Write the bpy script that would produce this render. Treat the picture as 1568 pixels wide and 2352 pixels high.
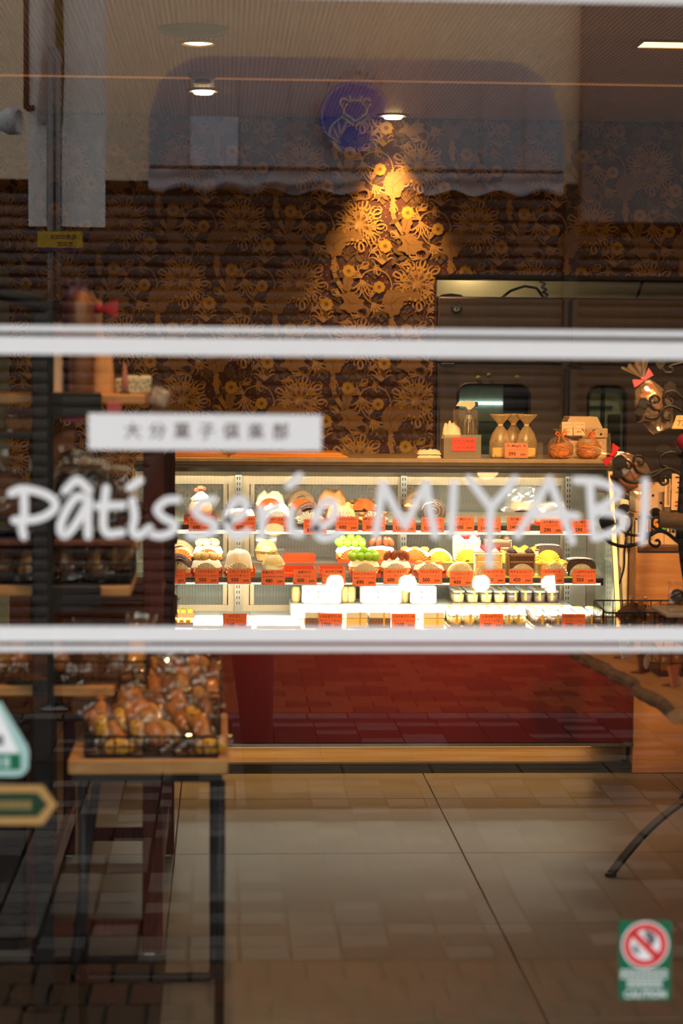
import bpy, bmesh, math, random
from mathutils import Vector, Matrix, Euler, noise as mnoise
random.seed(7)
SC = bpy.context.scene
for o in list(bpy.data.objects): bpy.data.objects.remove(o)
COL = SC.collection
PI = math.pi
# ------------------------------------------------------------------ camera
F_PX = 4850.0
CAM_Z = 1.40
cam_d = bpy.data.cameras.new('camera'); cam = bpy.data.objects.new('camera', cam_d); COL.objects.link(cam)
cam_d.sensor_fit = 'HORIZONTAL'; cam_d.sensor_width = 24.0; cam_d.lens = F_PX/1568*24
cam.location = (0, 0, CAM_Z)
CAM_R = Matrix.Rotation(-math.atan(274/F_PX), 3, 'Z') @ Matrix.Rotation(PI/2-math.atan(316/F_PX), 3, 'X') @ Matrix.Rotation(0.0077, 3, 'Z')
cam.rotation_euler = CAM_R.to_euler()
cam_d.clip_start = 0.05; cam_d.clip_end = 200
cam_d.dof.use_dof = True; cam_d.dof.focus_distance = 7.7; cam_d.dof.aperture_fstop = 3.5
SC.camera = cam
# ------------------------------------------------------------------ world, exposure
world = bpy.data.worlds.new('sky'); SC.world = world; world.use_nodes = True
_bg = world.node_tree.nodes['Background']
_bg.inputs['Color'].default_value = (0.93, 0.97, 1.0, 1); _bg.inputs['Strength'].default_value = 3.2
SC.view_settings.view_transform = 'Standard'; SC.view_settings.look = 'None'
SC.view_settings.exposure = 0.0; SC.view_settings.gamma = 1.0; SC.view_settings.use_curve_mapping = False
SC.cycles.transparent_max_bounces = 20; SC.cycles.max_bounces = 5; SC.cycles.diffuse_bounces = 3; SC.cycles.glossy_bounces = 3; SC.cycles.transmission_bounces = 3
SC.cycles.caustics_reflective = False; SC.cycles.caustics_refractive = False; SC.cycles.sample_clamp_indirect = 4.0
SC.cycles.use_adaptive_sampling = True; SC.cycles.adaptive_threshold = 0.05; SC.cycles.adaptive_min_samples = 16; SC.cycles.use_light_tree = False
GLASS_Y = 3.2            # plane of the shop window
# ------------------------------------------------------------------ measuring helpers (room coordinates)
def ray(px, py):
    return CAM_R @ Vector(((px-784)/F_PX, (1176-py)/F_PX, -1))
def at(px, py, Y):
    r = ray(px, py); t = Y/r.y
    return Vector((r.x*t, Y, CAM_Z+r.z*t))
def onz(px, py, Z):
    r = ray(px, py); t = (Z-CAM_Z)/r.z
    return Vector((r.x*t, r.y*t, Z))
def onx(px, py, X):
    r = ray(px, py); t = X/r.x
    return Vector((X, r.y*t, CAM_Z+r.z*t))
def refl(px, py, Yv):
    """place in the street whose mirror image in the shop window shows at this spot"""
    v = at(px, py, Yv); return Vector((v.x, 2*GLASS_Y-Yv, v.z))
# ------------------------------------------------------------------ materials
def lin(c):
    return tuple((x/255/12.92 if x/255 <= .04045 else ((x/255+.055)/1.055)**2.4) for x in c)
MATS = {}
def nodes_of(name):
    m = bpy.data.materials.new(name); m.use_nodes = True; nt = m.node_tree
    return m, nt, nt.nodes['Principled BSDF'], nt.nodes['Material Output']
def mat(name, col, rough=.5, metal=0., var=.12, scale=30., bump=0., spec=.5, sub=0., trans=0., stretch=None, emit=None, estr=0., coat=0.):
    if name in MATS: return MATS[name]
    m, nt, p, out = nodes_of(name); N = nt.nodes; L = nt.links
    c = lin(col)
    tc = N.new('ShaderNodeTexCoord'); mp = N.new('ShaderNodeMapping'); L.new(tc.outputs['Object'], mp.inputs['Vector'])
    if stretch: mp.inputs['Scale'].default_value = stretch
    nz = N.new('ShaderNodeTexNoise'); nz.inputs['Scale'].default_value = scale; nz.inputs['Detail'].default_value = 4
    L.new(mp.outputs['Vector'], nz.inputs['Vector'])
    rp = N.new('ShaderNodeValToRGB')
    rp.color_ramp.elements[0].position = .3; rp.color_ramp.elements[1].position = .7
    rp.color_ramp.elements[0].color = tuple(x*(1-var) for x in c)+(1,)
    rp.color_ramp.elements[1].color = tuple(min(1, x*(1+var)) for x in c)+(1,)
    L.new(nz.outputs['Fac'], rp.inputs['Fac']); L.new(rp.outputs['Color'], p.inputs['Base Color'])
    p.inputs['Roughness'].default_value = rough; p.inputs['Metallic'].default_value = metal
    p.inputs['Specular IOR Level'].default_value = spec
    if sub: p.inputs['Subsurface Weight'].default_value = sub; p.inputs['Subsurface Radius'].default_value = (.01, .006, .004); p.inputs['Subsurface Scale'].default_value = .6
    if trans: p.inputs['Transmission Weight'].default_value = trans
    if coat: p.inputs['Coat Weight'].default_value = coat
    if bump:
        b = N.new('ShaderNodeBump'); b.inputs['Strength'].default_value = bump; b.inputs['Distance'].default_value = .004
        L.new(nz.outputs['Fac'], b.inputs['Height']); L.new(b.outputs['Normal'], p.inputs['Normal'])
    if emit: p.inputs['Emission Color'].default_value = lin(emit)+(1,); p.inputs['Emission Strength'].default_value = estr
    MATS[name] = m; return m
def clear(name, tint=(255, 255, 255), gloss=.08, rough=.02, haze=0., hcol=(255, 255, 255)):
    """thin see-through sheet: most light goes straight on, a share mirrors, a share scatters"""
    if name in MATS: return MATS[name]
    m = bpy.data.materials.new(name); m.use_nodes = True; nt = m.node_tree; N = nt.nodes; L = nt.links
    N.remove(N['Principled BSDF']); out = N['Material Output']
    t = N.new('ShaderNodeBsdfTransparent'); t.inputs['Color'].default_value = lin(tint)+(1,)
    g = N.new('ShaderNodeBsdfGlossy'); g.inputs['Roughness'].default_value = rough; g.inputs['Color'].default_value = (1, 1, 1, 1)
    mx = N.new('ShaderNodeMixShader')
    fr = N.new('ShaderNodeLayerWeight'); fr.inputs['Blend'].default_value = .18
    ma = N.new('ShaderNodeMath'); ma.operation = 'MULTIPLY_ADD'; ma.inputs[1].default_value = .6; ma.inputs[2].default_value = max(0, gloss-.6*.03); ma.use_clamp = True
    L.new(fr.outputs['Fresnel'], ma.inputs[0]); L.new(ma.outputs[0], mx.inputs['Fac'])
    L.new(t.outputs[0], mx.inputs[1]); L.new(g.outputs[0], mx.inputs[2])
    last = mx
    if haze:
        d = N.new('ShaderNodeBsdfDiffuse'); d.inputs['Color'].default_value = lin(hcol)+(1,)
        m2 = N.new('ShaderNodeMixShader'); m2.inputs['Fac'].default_value = haze
        L.new(mx.outputs[0], m2.inputs[1]); L.new(d.outputs[0], m2.inputs[2]); last = m2
    L.new(last.outputs[0], out.inputs['Surface'])
    MATS[name] = m; return m
def emis(name, col, s):
    if name in MATS: return MATS[name]
    m, nt, p, out = nodes_of(name); N = nt.nodes
    N.remove(p); e = N.new('ShaderNodeEmission'); e.inputs['Color'].default_value = lin(col)+(1,); e.inputs['Strength'].default_value = s
    nt.links.new(e.outputs[0], out.inputs['Surface']); MATS[name] = m; return m
def wood(name, c1, c2, rough=.5, grain=(2, 30, 30), scale=3., bump=.1):
    if name in MATS: return MATS[name]
    m, nt, p, out = nodes_of(name); N = nt.nodes; L = nt.links
    tc = N.new('ShaderNodeTexCoord'); mp = N.new('ShaderNodeMapping'); mp.inputs['Scale'].default_value = grain
    L.new(tc.outputs['Object'], mp.inputs['Vector'])
    nz = N.new('ShaderNodeTexNoise'); nz.inputs['Scale'].default_value = scale; nz.inputs['Detail'].default_value = 8; nz.inputs['Distortion'].default_value = .6
    L.new(mp.outputs['Vector'], nz.inputs['Vector'])
    rp = N.new('ShaderNodeValToRGB'); rp.color_ramp.elements[0].position = .32; rp.color_ramp.elements[1].position = .68
    rp.color_ramp.elements[0].color = lin(c1)+(1,); rp.color_ramp.elements[1].color = lin(c2)+(1,)
    L.new(nz.outputs['Fac'], rp.inputs['Fac']); L.new(rp.outputs['Color'], p.inputs['Base Color'])
    p.inputs['Roughness'].default_value = rough
    b = N.new('ShaderNodeBump'); b.inputs['Strength'].default_value = bump; b.inputs['Distance'].default_value = .002
    L.new(nz.outputs['Fac'], b.inputs['Height']); L.new(b.outputs['Normal'], p.inputs['Normal'])
    MATS[name] = m; return m
# ------------------------------------------------------------------ mesh builder
class MB:
    def __init__(s): s.v = []; s.f = []; s.mi = []; s.sm = []
    def add(s, vs, fs, mi=0, smooth=False, M=None):
        b = len(s.v)
        if M is not None: vs = [M @ Vector(v) for v in vs]
        s.v += [tuple(v) for v in vs]
        for f in fs: s.f.append(tuple(i+b for i in f)); s.mi.append(mi); s.sm.append(smooth)
        return s
    def box(s, x0, y0, z0, x1, y1, z1, mi=0, M=None):
        x0, x1 = min(x0, x1), max(x0, x1); y0, y1 = min(y0, y1), max(y0, y1); z0, z1 = min(z0, z1), max(z0, z1)
        vs = [(x0,y0,z0),(x1,y0,z0),(x1,y1,z0),(x0,y1,z0),(x0,y0,z1),(x1,y0,z1),(x1,y1,z1),(x0,y1,z1)]
        return s.add(vs, [(0,3,2,1),(4,5,6,7),(0,1,5,4),(1,2,6,5),(2,3,7,6),(3,0,4,7)], mi, False, M)
    def rbox(s, x0, y0, z0, x1, y1, z1, b=.004, mi=0, M=None, smooth=False):
        """box with chamfered vertical and horizontal edges"""
        b = min(b, (x1-x0)*.45, (y1-y0)*.45, (z1-z0)*.45)
        vs = []
        for (zz, ins) in ((z0, b), (z0+b, 0), (z1-b, 0), (z1, b)):
            X0, X1, Y0, Y1 = x0+ins, x1-ins, y0+ins, y1-ins
            k = b
            vs += [(X0+k,Y0,zz),(X1-k,Y0,zz),(X1,Y0+k,zz),(X1,Y1-k,zz),(X1-k,Y1,zz),(X0+k,Y1,zz),(X0,Y1-k,zz),(X0,Y0+k,zz)]
        fs = [tuple(reversed(range(8))), tuple(range(24, 32))]
        for r in range(3):
            for i in range(8): fs.append((r*8+i, r*8+(i+1) % 8, r*8+8+(i+1) % 8, r*8+8+i))
        return s.add(vs, fs, mi, smooth, M)
    def lathe(s, prof, n=24, mi=0, M=None, smooth=True, sx=1, sy=1, wob=None):
        vs = []; fs = []
        for (r, z) in prof:
            for i in range(n):
                a = 2*PI*i/n; k = r*(wob(a, z) if wob else 1)
                vs.append((k*math.cos(a)*sx, k*math.sin(a)*sy, z))
        for j in range(len(prof)-1):
            for i in range(n):
                fs.append((j*n+i, j*n+(i+1) % n, (j+1)*n+(i+1) % n, (j+1)*n+i))
        if prof[0][0] > 1e-5: fs.append(tuple(reversed(range(n))))
        if prof[-1][0] > 1e-5: fs.append(tuple((len(prof)-1)*n+i for i in range(n)))
        return s.add(vs, fs, mi, smooth, M)
    def cyl(s, c, r, z0, z1, n=20, mi=0, M=None):
        T = Matrix.Translation((c[0], c[1], 0)); M2 = T if M is None else M @ T
        return s.lathe([(r, z0), (r, z1)], n, mi, M2, False)
    def sph(s, c, r, n=12, mi=0, sx=1, sy=1, sz=1, M=None, h=1.0):
        k = max(4, n//2); prof = [(max(1e-6, r*math.sin(PI*j/k)), -r*math.cos(PI*j/k)*sz) for j in range(k+1)]
        T = Matrix.Translation(c); M2 = T if M is None else M @ T
        return s.lathe(prof, n, mi, M2, True, sx, sy)
    def tube(s, pts, r, n=8, mi=0, M=None, cap=True, closed=False):
        pts = [Vector(p) for p in pts]; vs = []; fs = []; m = len(pts)
        rr = r if isinstance(r, (list, tuple)) else [r]*m
        up = None
        for i, p in enumerate(pts):
            if closed: d = (pts[(i+1) % m]-pts[i-1])
            else: d = (pts[min(i+1, m-1)]-pts[max(i-1, 0)])
            d = d.normalized() if d.length > 1e-9 else Vector((0, 0, 1))
            if up is None: up = Vector((0, 0, 1)) if abs(d.z) < .9 else Vector((1, 0, 0))
            a = d.cross(up)
            if a.length < 1e-6: a = d.cross(Vector((0, 1, 0)))
            a.normalize(); b = a.cross(d).normalized(); up = b
            for k in range(n):
                t = 2*PI*k/n; vs.append(p+rr[i]*(math.cos(t)*a+math.sin(t)*b))
        for i in range(m if closed else m-1):
            j = (i+1) % m
            for k in range(n): fs.append((i*n+k, i*n+(k+1) % n, j*n+(k+1) % n, j*n+k))
        if cap and not closed: fs += [tuple(reversed(range(n))), tuple((m-1)*n+k for k in range(n))]
        return s.add(vs, fs, mi, True, M)
    def prism(s, poly, d0, d1, axis='y', mi=0, M=None):
        """closed outline, extruded: axis y: outline is (x, z); z: (x, y); x: (y, z)"""
        def P(u, v, d): return (u, d, v) if axis == 'y' else ((u, v, d) if axis == 'z' else (d, u, v))
        n = len(poly); vs = [P(u, v, d0) for u, v in poly]+[P(u, v, d1) for u, v in poly]
        fs = [tuple(range(n)), tuple(reversed(range(n, 2*n)))]+[(i, n+i, n+(i+1) % n, (i+1) % n) for i in range(n)]
        return s.add(vs, fs, mi, False, M)
    def ribbon(s, pts, w, d0, d1, mi=0, M=None, cap=6):
        """flat stroke with round ends in the xz plane between y=d0 and y=d1; w: half width or list"""
        pts = [Vector((p[0], p[1])) for p in pts]; m = len(pts); ww = w if isinstance(w, (list, tuple)) else [w]*m
        Lf = []; Rt = []
        for i, p in enumerate(pts):
            d = pts[min(i+1, m-1)]-pts[max(i-1, 0)]; d.normalize(); nn = Vector((-d.y, d.x))
            Lf.append(p+nn*ww[i]); Rt.append(p-nn*ww[i])
        d = (pts[-1]-pts[-2]).normalized(); a0 = math.atan2(d.y, d.x)
        endc = [pts[-1]+Vector((math.cos(a0+PI/2-PI*k/cap), math.sin(a0+PI/2-PI*k/cap)))*ww[-1] for k in range(1, cap)]
        d = (pts[0]-pts[1]).normalized(); a1 = math.atan2(d.y, d.x)
        stc = [pts[0]+Vector((math.cos(a1+PI/2-PI*k/cap), math.sin(a1+PI/2-PI*k/cap)))*ww[0] for k in range(1, cap)]
        V = [(q.x, d0, q.y) for q in Lf]+[(q.x, d0, q.y) for q in Rt]
        fs = [(i, i+1, m+i+1, m+i) for i in range(m-1)]
        s.add(V, fs, mi, False, M)
        c1 = [Lf[-1]]+endc+[Rt[-1]]; s.add([(q.x, d0, q.y) for q in c1], [tuple(range(len(c1)))], mi, False, M)
        c0 = [Rt[0]]+stc+[Lf[0]]; s.add([(q.x, d0, q.y) for q in c0], [tuple(range(len(c0)))], mi, False, M)
        out = Lf+endc+list(reversed(Rt))+stc; n = len(out)
        s.add([(q.x, d0, q.y) for q in out]+[(q.x, d1, q.y) for q in out], [(i, (i+1) % n, n+(i+1) % n, n+i) for i in range(n)], mi, False, M)
        return s
    def grid(s, fn, nu, nv, mi=0, M=None, wrap=False, smooth=True):
        vs = [fn(i/nu, j/nv) for j in range(nv+1) for i in range(nu if wrap else nu+1)]
        w = nu if wrap else nu+1; fs = []
        for j in range(nv):
            for i in range(nu):
                a, b = j*w+i, j*w+((i+1) % w if wrap else i+1)
                fs.append((a, b, b+w, a+w))
        return s.add(vs, fs, mi, smooth, M)
    def mesh(s, name, mats):
        me = bpy.data.meshes.new(name); me.from_pydata(s.v, [], s.f)
        for m in (mats if isinstance(mats, (list, tuple)) else [mats]): me.materials.append(m)
        me.polygons.foreach_set('material_index', s.mi); me.polygons.foreach_set('use_smooth', s.sm); me.update()
        return me
    def build(s, name, mats, parent=None, loc=None, rz=0.):
        return link(name, s.mesh(name, mats), parent, loc, rz)
def link(name, me, parent=None, loc=None, rz=0.):
    o = bpy.data.objects.new(name, me); COL.objects.link(o)
    if parent: o.parent = parent
    if loc is not None: o.location = loc
    if rz: o.rotation_euler = (0, 0, rz)
    return o
def tag(o, label, cat, group=None):
    o['label'] = label; o['category'] = cat
    if group: o['group'] = group
    return o
def struct(o, label=None):
    o['kind'] = 'structure'
    if label: o['label'] = label
    return o
ORD = ['first', 'second', 'third', 'fourth', 'fifth', 'sixth', 'seventh', 'eighth', 'ninth', 'tenth', 'eleventh', 'twelfth', 'thirteenth', 'fourteenth', 'fifteenth', 'sixteenth']
def thing(name, label, cat, loc=(0, 0, 0), rz=0., group=None):
    o = bpy.data.objects.new(name, None); COL.objects.link(o); o.location = loc; o.rotation_euler = (0, 0, rz); o.empty_display_size = .05
    return tag(o, label, cat, group)
def dup(root, loc, rz=None, label=None, group=None, scale=None):
    r = root.copy(); COL.objects.link(r); r.location = loc
    if rz is not None: r.rotation_euler = rz if isinstance(rz, (tuple, Euler)) else (0, 0, rz)
    if label: r['label'] = label
    if group: r['group'] = group
    if scale: r.scale = scale if isinstance(scale, tuple) else (scale,)*3
    for ch in list(root.children):
        c = ch.copy(); COL.objects.link(c); c.parent = r
        for g in list(ch.children):
            d = g.copy(); COL.objects.link(d); d.parent = c
    return r
def catmull(pts, n=6, closed=False):
    P = [Vector(p) for p in pts]; out = []; m = len(P)
    rng = range(m) if closed else range(m-1)
    for i in rng:
        p0 = P[i-1] if (i > 0 or closed) else P[0]*2-P[1]; p1 = P[i]; p2 = P[(i+1) % m]
        p3 = P[(i+2) % m] if (i+2 < m or closed) else P[-1]*2-P[-2]
        for k in range(n):
            t = k/n
            out.append(.5*((2*p1)+(p2-p0)*t+(2*p0-5*p1+4*p2-p3)*t*t+(3*p1-p0-3*p2+p3)*t**3))
    if not closed: out.append(P[-1])
    return out
_TXT = {}
def text_geo(body, size, bold=0., align='CENTER', spacing=1.):
    """flat lettering as (verts, faces) in the xz plane, front towards -y"""
    key = (body, size, bold, align, spacing)
    if key in _TXT: return _TXT[key]
    cu = bpy.data.curves.new('t', 'FONT'); cu.body = body; cu.size = size; cu.align_x = align; cu.resolution_u = 2; cu.offset = bold; cu.space_character = spacing
    ob = bpy.data.objects.new('t', cu); COL.objects.link(ob)
    dg = bpy.context.evaluated_depsgraph_get(); dg.update()
    me = bpy.data.meshes.new_from_object(ob.evaluated_get(dg))
    vs = [(v.co.x, 0, v.co.y) for v in me.vertices]; fs = [tuple(p.vertices) for p in me.polygons]
    bpy.data.objects.remove(ob); bpy.data.curves.remove(cu); bpy.data.meshes.remove(me)
    _TXT[key] = (vs, fs); return vs, fs
def put_text(mb, body, size, x, y, z, mi=0, bold=0., align='CENTER', width=None, spacing=1., M=None):
    vs, fs = text_geo(body, size, bold, align, spacing)
    if not vs: return
    k = 1
    if width:
        w = max(v[0] for v in vs)-min(v[0] for v in vs); k = width/max(w, 1e-6)
    mb.add([(v[0]*k+x, y, v[2]+z) for v in vs], fs, mi, False, M)
# ================================================================== THE ROOM
ROOM_X0, ROOM_X1, BACK_Y, CEIL_Z = -2.2, 2.75, 9.3, 2.52
OPEN_X0, OPEN_Z1 = 0.938, 1.835     # opening in the back wall that holds the refrigerator
M_tile = mat('floor_stone', (112, 104, 93), .40, var=.10, scale=5, bump=.05)
M_joint = mat('floor_joint', (70, 62, 55), .8)
fl = MB().box(ROOM_X0, GLASS_Y-.1, -.06, ROOM_X1, 12.2, -.006).build('floor', M_joint)
struct(fl)
TX, TY, TX0, TY0 = .845, .80, .709, 6.095
_tm = {}
def tile_mesh(w, d):
    k = (round(w, 3), round(d, 3))
    if k not in _tm:
        g = .0016; b = MB(); b.rbox(g, g, -.006, w-g, d-g, 0, .0012); _tm[k] = b.mesh('tile', M_tile)
    return _tm[k]
i0 = math.floor((ROOM_X0-TX0)/TX)
for i in range(i0, 4):
    for j in range(-4, 5):
        x0, x1 = max(ROOM_X0, TX0+i*TX), min(ROOM_X1, TX0+i*TX+TX); y0, y1 = max(GLASS_Y-.1, TY0+j*TY), min(BACK_Y+.15, TY0+j*TY+TY)
        if x1-x0 > .03 and y1-y0 > .03: link('tile', tile_mesh(x1-x0, y1-y0), fl, (x0, y0, 0))
# ceiling: fine ribbed boards running away from the window
def ribbed():
    m, nt, p, out = nodes_of('ribbed_ceiling'); N = nt.nodes; L = nt.links
    tc = N.new('ShaderNodeTexCoord'); sx = N.new('ShaderNodeSeparateXYZ'); L.new(tc.outputs['Object'], sx.inputs[0])
    a = N.new('ShaderNodeMath'); a.operation = 'DIVIDE'; a.inputs[1].default_value = .0163; L.new(sx.outputs['X'], a.inputs[0])
    fr = N.new('ShaderNodeMath'); fr.operation = 'FRACT'; L.new(a.outputs[0], fr.inputs[0])
    rp = N.new('ShaderNodeValToRGB'); rp.color_ramp.elements[0].position = .46; rp.color_ramp.elements[1].position = .56
    rp.color_ramp.elements[0].color = lin((236, 208, 174))+(1,); rp.color_ramp.elements[1].color = lin((170, 134, 104))+(1,)
    L.new(fr.outputs[0], rp.inputs['Fac']); L.new(rp.outputs['Color'], p.inputs['Base Color']); p.inputs['Roughness'].default_value = .42
    b = N.new('ShaderNodeBump'); b.inputs['Strength'].default_value = .3; b.inputs['Distance'].default_value = .003; b.invert = True
    L.new(rp.outputs['Color'], b.inputs['Height']); L.new(b.outputs['Normal'], p.inputs['Normal'])
    return m
ce = MB().box(ROOM_X0, GLASS_Y-.1, CEIL_Z, ROOM_X1, BACK_Y+.12, CEIL_Z+.08).build('ceiling', ribbed()); struct(ce)
M_wall = mat('painted_wall', (150, 128, 104), .8, var=.05)
M_paper = mat('wallpaper_ground', (84, 46, 32), .75, var=.25, scale=60)
M_dark = mat('dark_metal', (26, 24, 23), .4, .6)
M_black = mat('black_paint', (18, 17, 17), .45, .0)
struct(MB().box(ROOM_X0-.1, GLASS_Y-.1, 0, ROOM_X0, 12.2, CEIL_Z).build('wall_left', M_wall))
struct(MB().box(ROOM_X1, GLASS_Y-.1, 0, ROOM_X1+.1, 12.2, CEIL_Z+.2).build('wall_right', M_wall))
wb = MB().box(ROOM_X0, BACK_Y, 0, OPEN_X0, BACK_Y+.12, CEIL_Z).box(OPEN_X0, BACK_Y, OPEN_Z1, ROOM_X1, BACK_Y+.12, CEIL_Z).build('wall_back', M_paper); struct(wb)
struct(MB().box(OPEN_X0-.006, BACK_Y-.006, OPEN_Z1-.012, ROOM_X1, BACK_Y+.12, OPEN_Z1+.004).build('trim_1', M_dark), 'thin dark metal edge above the refrigerator opening')
# kitchen seen over the refrigerator
struct(MB().box(OPEN_X0-.5, 12.1, 0, ROOM_X1, 12.2, CEIL_Z+.2).build('wall_kitchen', mat('kitchen_wall', (196, 186, 150), .6)))
struct(MB().box(OPEN_X0-.6, BACK_Y+.12, 0, OPEN_X0-.5, 12.2, CEIL_Z+.2).build('wall_kitchen_side', MATS['kitchen_wall']))
struct(MB().box(OPEN_X0-.6, BACK_Y+.12, CEIL_Z+.1, ROOM_X1, 12.2, CEIL_Z+.2).build('ceiling_kitchen', mat('kitchen_ceiling', (214, 205, 176), .7)))
# shop front around the glass
WX0, WX1, WZ0, WZ1 = -1.5, 2.1, .34, 2.36
M_front = mat('front_wall', (120, 104, 88), .8)
struct(MB().box(ROOM_X0-.1, GLASS_Y-.1, -.15, WX0-.05, GLASS_Y+.1, 3.6).box(WX1+.05, GLASS_Y-.1, -.15, ROOM_X1+.1, GLASS_Y+.1, 3.6)
       .box(WX0-.05, GLASS_Y-.1, WZ1+.05, WX1+.05, GLASS_Y+.1, 3.6).box(WX0-.05, GLASS_Y-.1, -.15, WX1+.05, GLASS_Y+.1, WZ0-.04).build('wall_front', M_front))
win = MB().box(WX0, GLASS_Y, WZ0, WX1, GLASS_Y+.006, WZ1).build('window_1', clear('window_glass', (248, 250, 248), .052, .0)); struct(win, 'clear shop window glass with faint street reflections')
fr = MB(); M_alu = mat('anodised_frame', (70, 66, 62), .35, .8)
fr.box(WX0-.05, GLASS_Y-.03, WZ0-.04, WX0, GLASS_Y+.04, WZ1+.05).box(WX1, GLASS_Y-.03, WZ0-.04, WX1+.05, GLASS_Y+.04, WZ1+.05)
fr.box(WX0, GLASS_Y-.03, WZ0-.04, WX1, GLASS_Y+.04, WZ0).box(WX0, GLASS_Y-.03, WZ1, WX1, GLASS_Y+.04, WZ1+.05)
fr.build('window_frame', M_alu, win)
struct(MB().box(ROOM_X0-.1, GLASS_Y-1.15, 2.78, ROOM_X1+.1, GLASS_Y-.1, 2.90).build('eave', mat('added_eave_board', (150, 140, 128), .7)), 'unseen eave added over the shop window to block sky light')  # out of view, added to keep sky light off the floor inside
# ---- wallpaper print: a flat generic floral, one unit on a half-drop lattice
def make_unit():
    """returns layers {material index: [quads / polygons as 2-D points]} in a unit of 1 x 1 (the repeat)"""
    R = random.Random(11); sid = [0]
    class Out(list):
        def append(self, t):
            if len(t) == 3: sid[0] += 1; t = t+(sid[0],)
            list.append(self, t)
    out = Out()
    def stroke(pts, w0, w1, mi, layer, n=5, mid=None):
        P = catmull([Vector((a, b, 0)) for a, b in pts], n); m = len(P)
        prev = None; sid[0] += 1; me_ = sid[0]
        for i, p in enumerate(P):
            d = P[min(i+1, m-1)]-P[max(i-1, 0)]
            if d.length < 1e-9: continue
            d.normalize(); t = i/(m-1)
            w = (w0+(w1-w0)*t) if mid is None else (w0*(1-t)**2+2*mid*t*(1-t)+w1*t*t)
            a, b = (p.x-d.y*w, p.y+d.x*w), (p.x+d.y*w, p.y-d.x*w)
            if prev: out.append((mi, layer, [prev[0], prev[1], b, a], me_+.3*(i % 3)))
            prev = (a, b)
    def prof(pts, ws, mi, layer, n=5):
        """stroke with a width profile given per control point"""
        P = catmull([Vector((x, y, w)) for (x, y), w in zip(pts, ws)], n); m = len(P); prev = None; sid[0] += 1; me_ = sid[0]
        for i, p in enumerate(P):
            d = P[min(i+1, m-1)]-P[max(i-1, 0)]; d.z = 0
            if d.length < 1e-9: continue
            d.normalize(); w = max(.0006, p.z); a, b = (p.x-d.y*w, p.y+d.x*w), (p.x+d.y*w, p.y-d.x*w)
            if prev: out.append((mi, layer, [prev[0], prev[1], b, a], me_+.3*(i % 3)))
            prev = (a, b)
    def leafcurl(x, y, ang, ln, side, mi=0, layer=2, k=1.):
        """leaf on a thin stem that swells, forks into hooked lobes and curls at the tip"""
        c, s = math.cos(ang), math.sin(ang)
        def T(u, v): return (x+ln*(u*c-v*s*side), y+ln*(u*s+v*c*side))
        prof([T(0, 0), T(.34, .02), T(.60, .10), T(.82, .24), T(1.0, .22), T(1.04, .08), T(.94, .03)], [.0022, .0035, .012*k, .013*k, .009*k, .006*k, .002], mi, layer)
        prof([T(.46, .05), T(.66, -.06), T(.86, -.10), T(.95, -.02)], [.005*k, .010*k, .007*k, .0015], mi, layer, 4)
        prof([T(.52, .08), T(.60, .26), T(.74, .38), T(.86, .34)], [.006*k, .010*k, .007*k, .0015], mi, layer, 4)
        prof([T(.34, .03), T(.44, .16), T(.54, .24), T(.50, .30)], [.004*k, .008*k, .005*k, .001], mi, layer, 4)
        prof([T(.36, .0), T(.48, -.10), T(.60, -.16)], [.003*k, .006*k, .001], mi, layer, 3)
    # big spray at the centre
    for k in range(18):
        a = 2*PI*k/18+.1
        ln = .215*(.86+.2*R.random()); leafcurl(0, 0, a, ln, 1 if k % 2 else -1, 0, 2, .62)
        b = a+.2; stroke([(0, 0), (.09*math.cos(b), .09*math.sin(b)), (.125*math.cos(b+.12), .125*math.sin(b+.12))], .002, .0015, 0, 2, 4)
        q = (.138*math.cos(b+.14), .138*math.sin(b+.14)); out.append((2, 4, [(q[0]+.013*math.cos(t*PI/3), q[1]+.015*math.sin(t*PI/3)) for t in range(6)]))
    prof([(-.02, -.02), (-.07, -.08), (-.11, -.11)], [.012, .015, .014], 4, 4)
    for k in range(7):
        q = (-.02+.012*R.uniform(-1, 1), -.012+.02*R.uniform(-1, 1)); out.append((1, 5, [(q[0]+.007*math.cos(t*PI/3), q[1]+.007*math.sin(t*PI/3)) for t in range(6)]))
    # ribbed stalk with two broad scalloped leaves
    stalk = [(.30, .30), (.285, .20), (.29, .09), (.33, .0), (.385, -.075)]
    stroke(stalk, .016, .019, 0, 2, 7); P = catmull([Vector((a, b, 0)) for a, b in stalk], 10)
    for p in P[2::2]: out.append((3, 3, [(p.x-.012, p.y), (p.x+.012, p.y+.003), (p.x+.012, p.y+.006), (p.x-.012, p.y+.003)]))
    def broad(cx, cy, pts, vein):
        Q = catmull([Vector((a, b, 0)) for a, b in pts], 4, True)
        poly = []
        for i, p in enumerate(Q):
            d = Vector((p.x-cx, p.y-cy, 0)); k = 1+.10*math.sin(i*1.55); poly.append((cx+d.x*k, cy+d.y*k))
        sid[0] += 1
        for i in range(len(poly)): out.append((4, 3, [(cx, cy), poly[i], poly[(i+1) % len(poly)]], sid[0]))
        for v in vein: stroke(v, .0035, .001, 3, 4, 4)
    broad(.43, .40, [(.34, .43), (.40, .45), (.47, .44), (.55, .385), (.50, .36), (.42, .355), (.36, .36)], [])
    broad(.30, .34, [(.24, .25), (.21, .34), (.23, .42), (.31, .46), (.38, .42), (.385, .35), (.36, .27), (.30, .22)], [[(.29, .27), (.28, .35), (.31, .41)], [(.29, .33), (.36, .385), (.46, .40)], [(.285, .31), (.245, .34)]])
    broad(.43, -.16, [(.36, -.09), (.37, -.17), (.33, -.20), (.40, -.24), (.45, -.25), (.52, -.22), (.55, -.155), (.50, -.12), (.46, -.08)], [[(.39, -.12), (.44, -.17), (.50, -.17)], [(.42, -.15), (.42, -.21)]])
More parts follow.
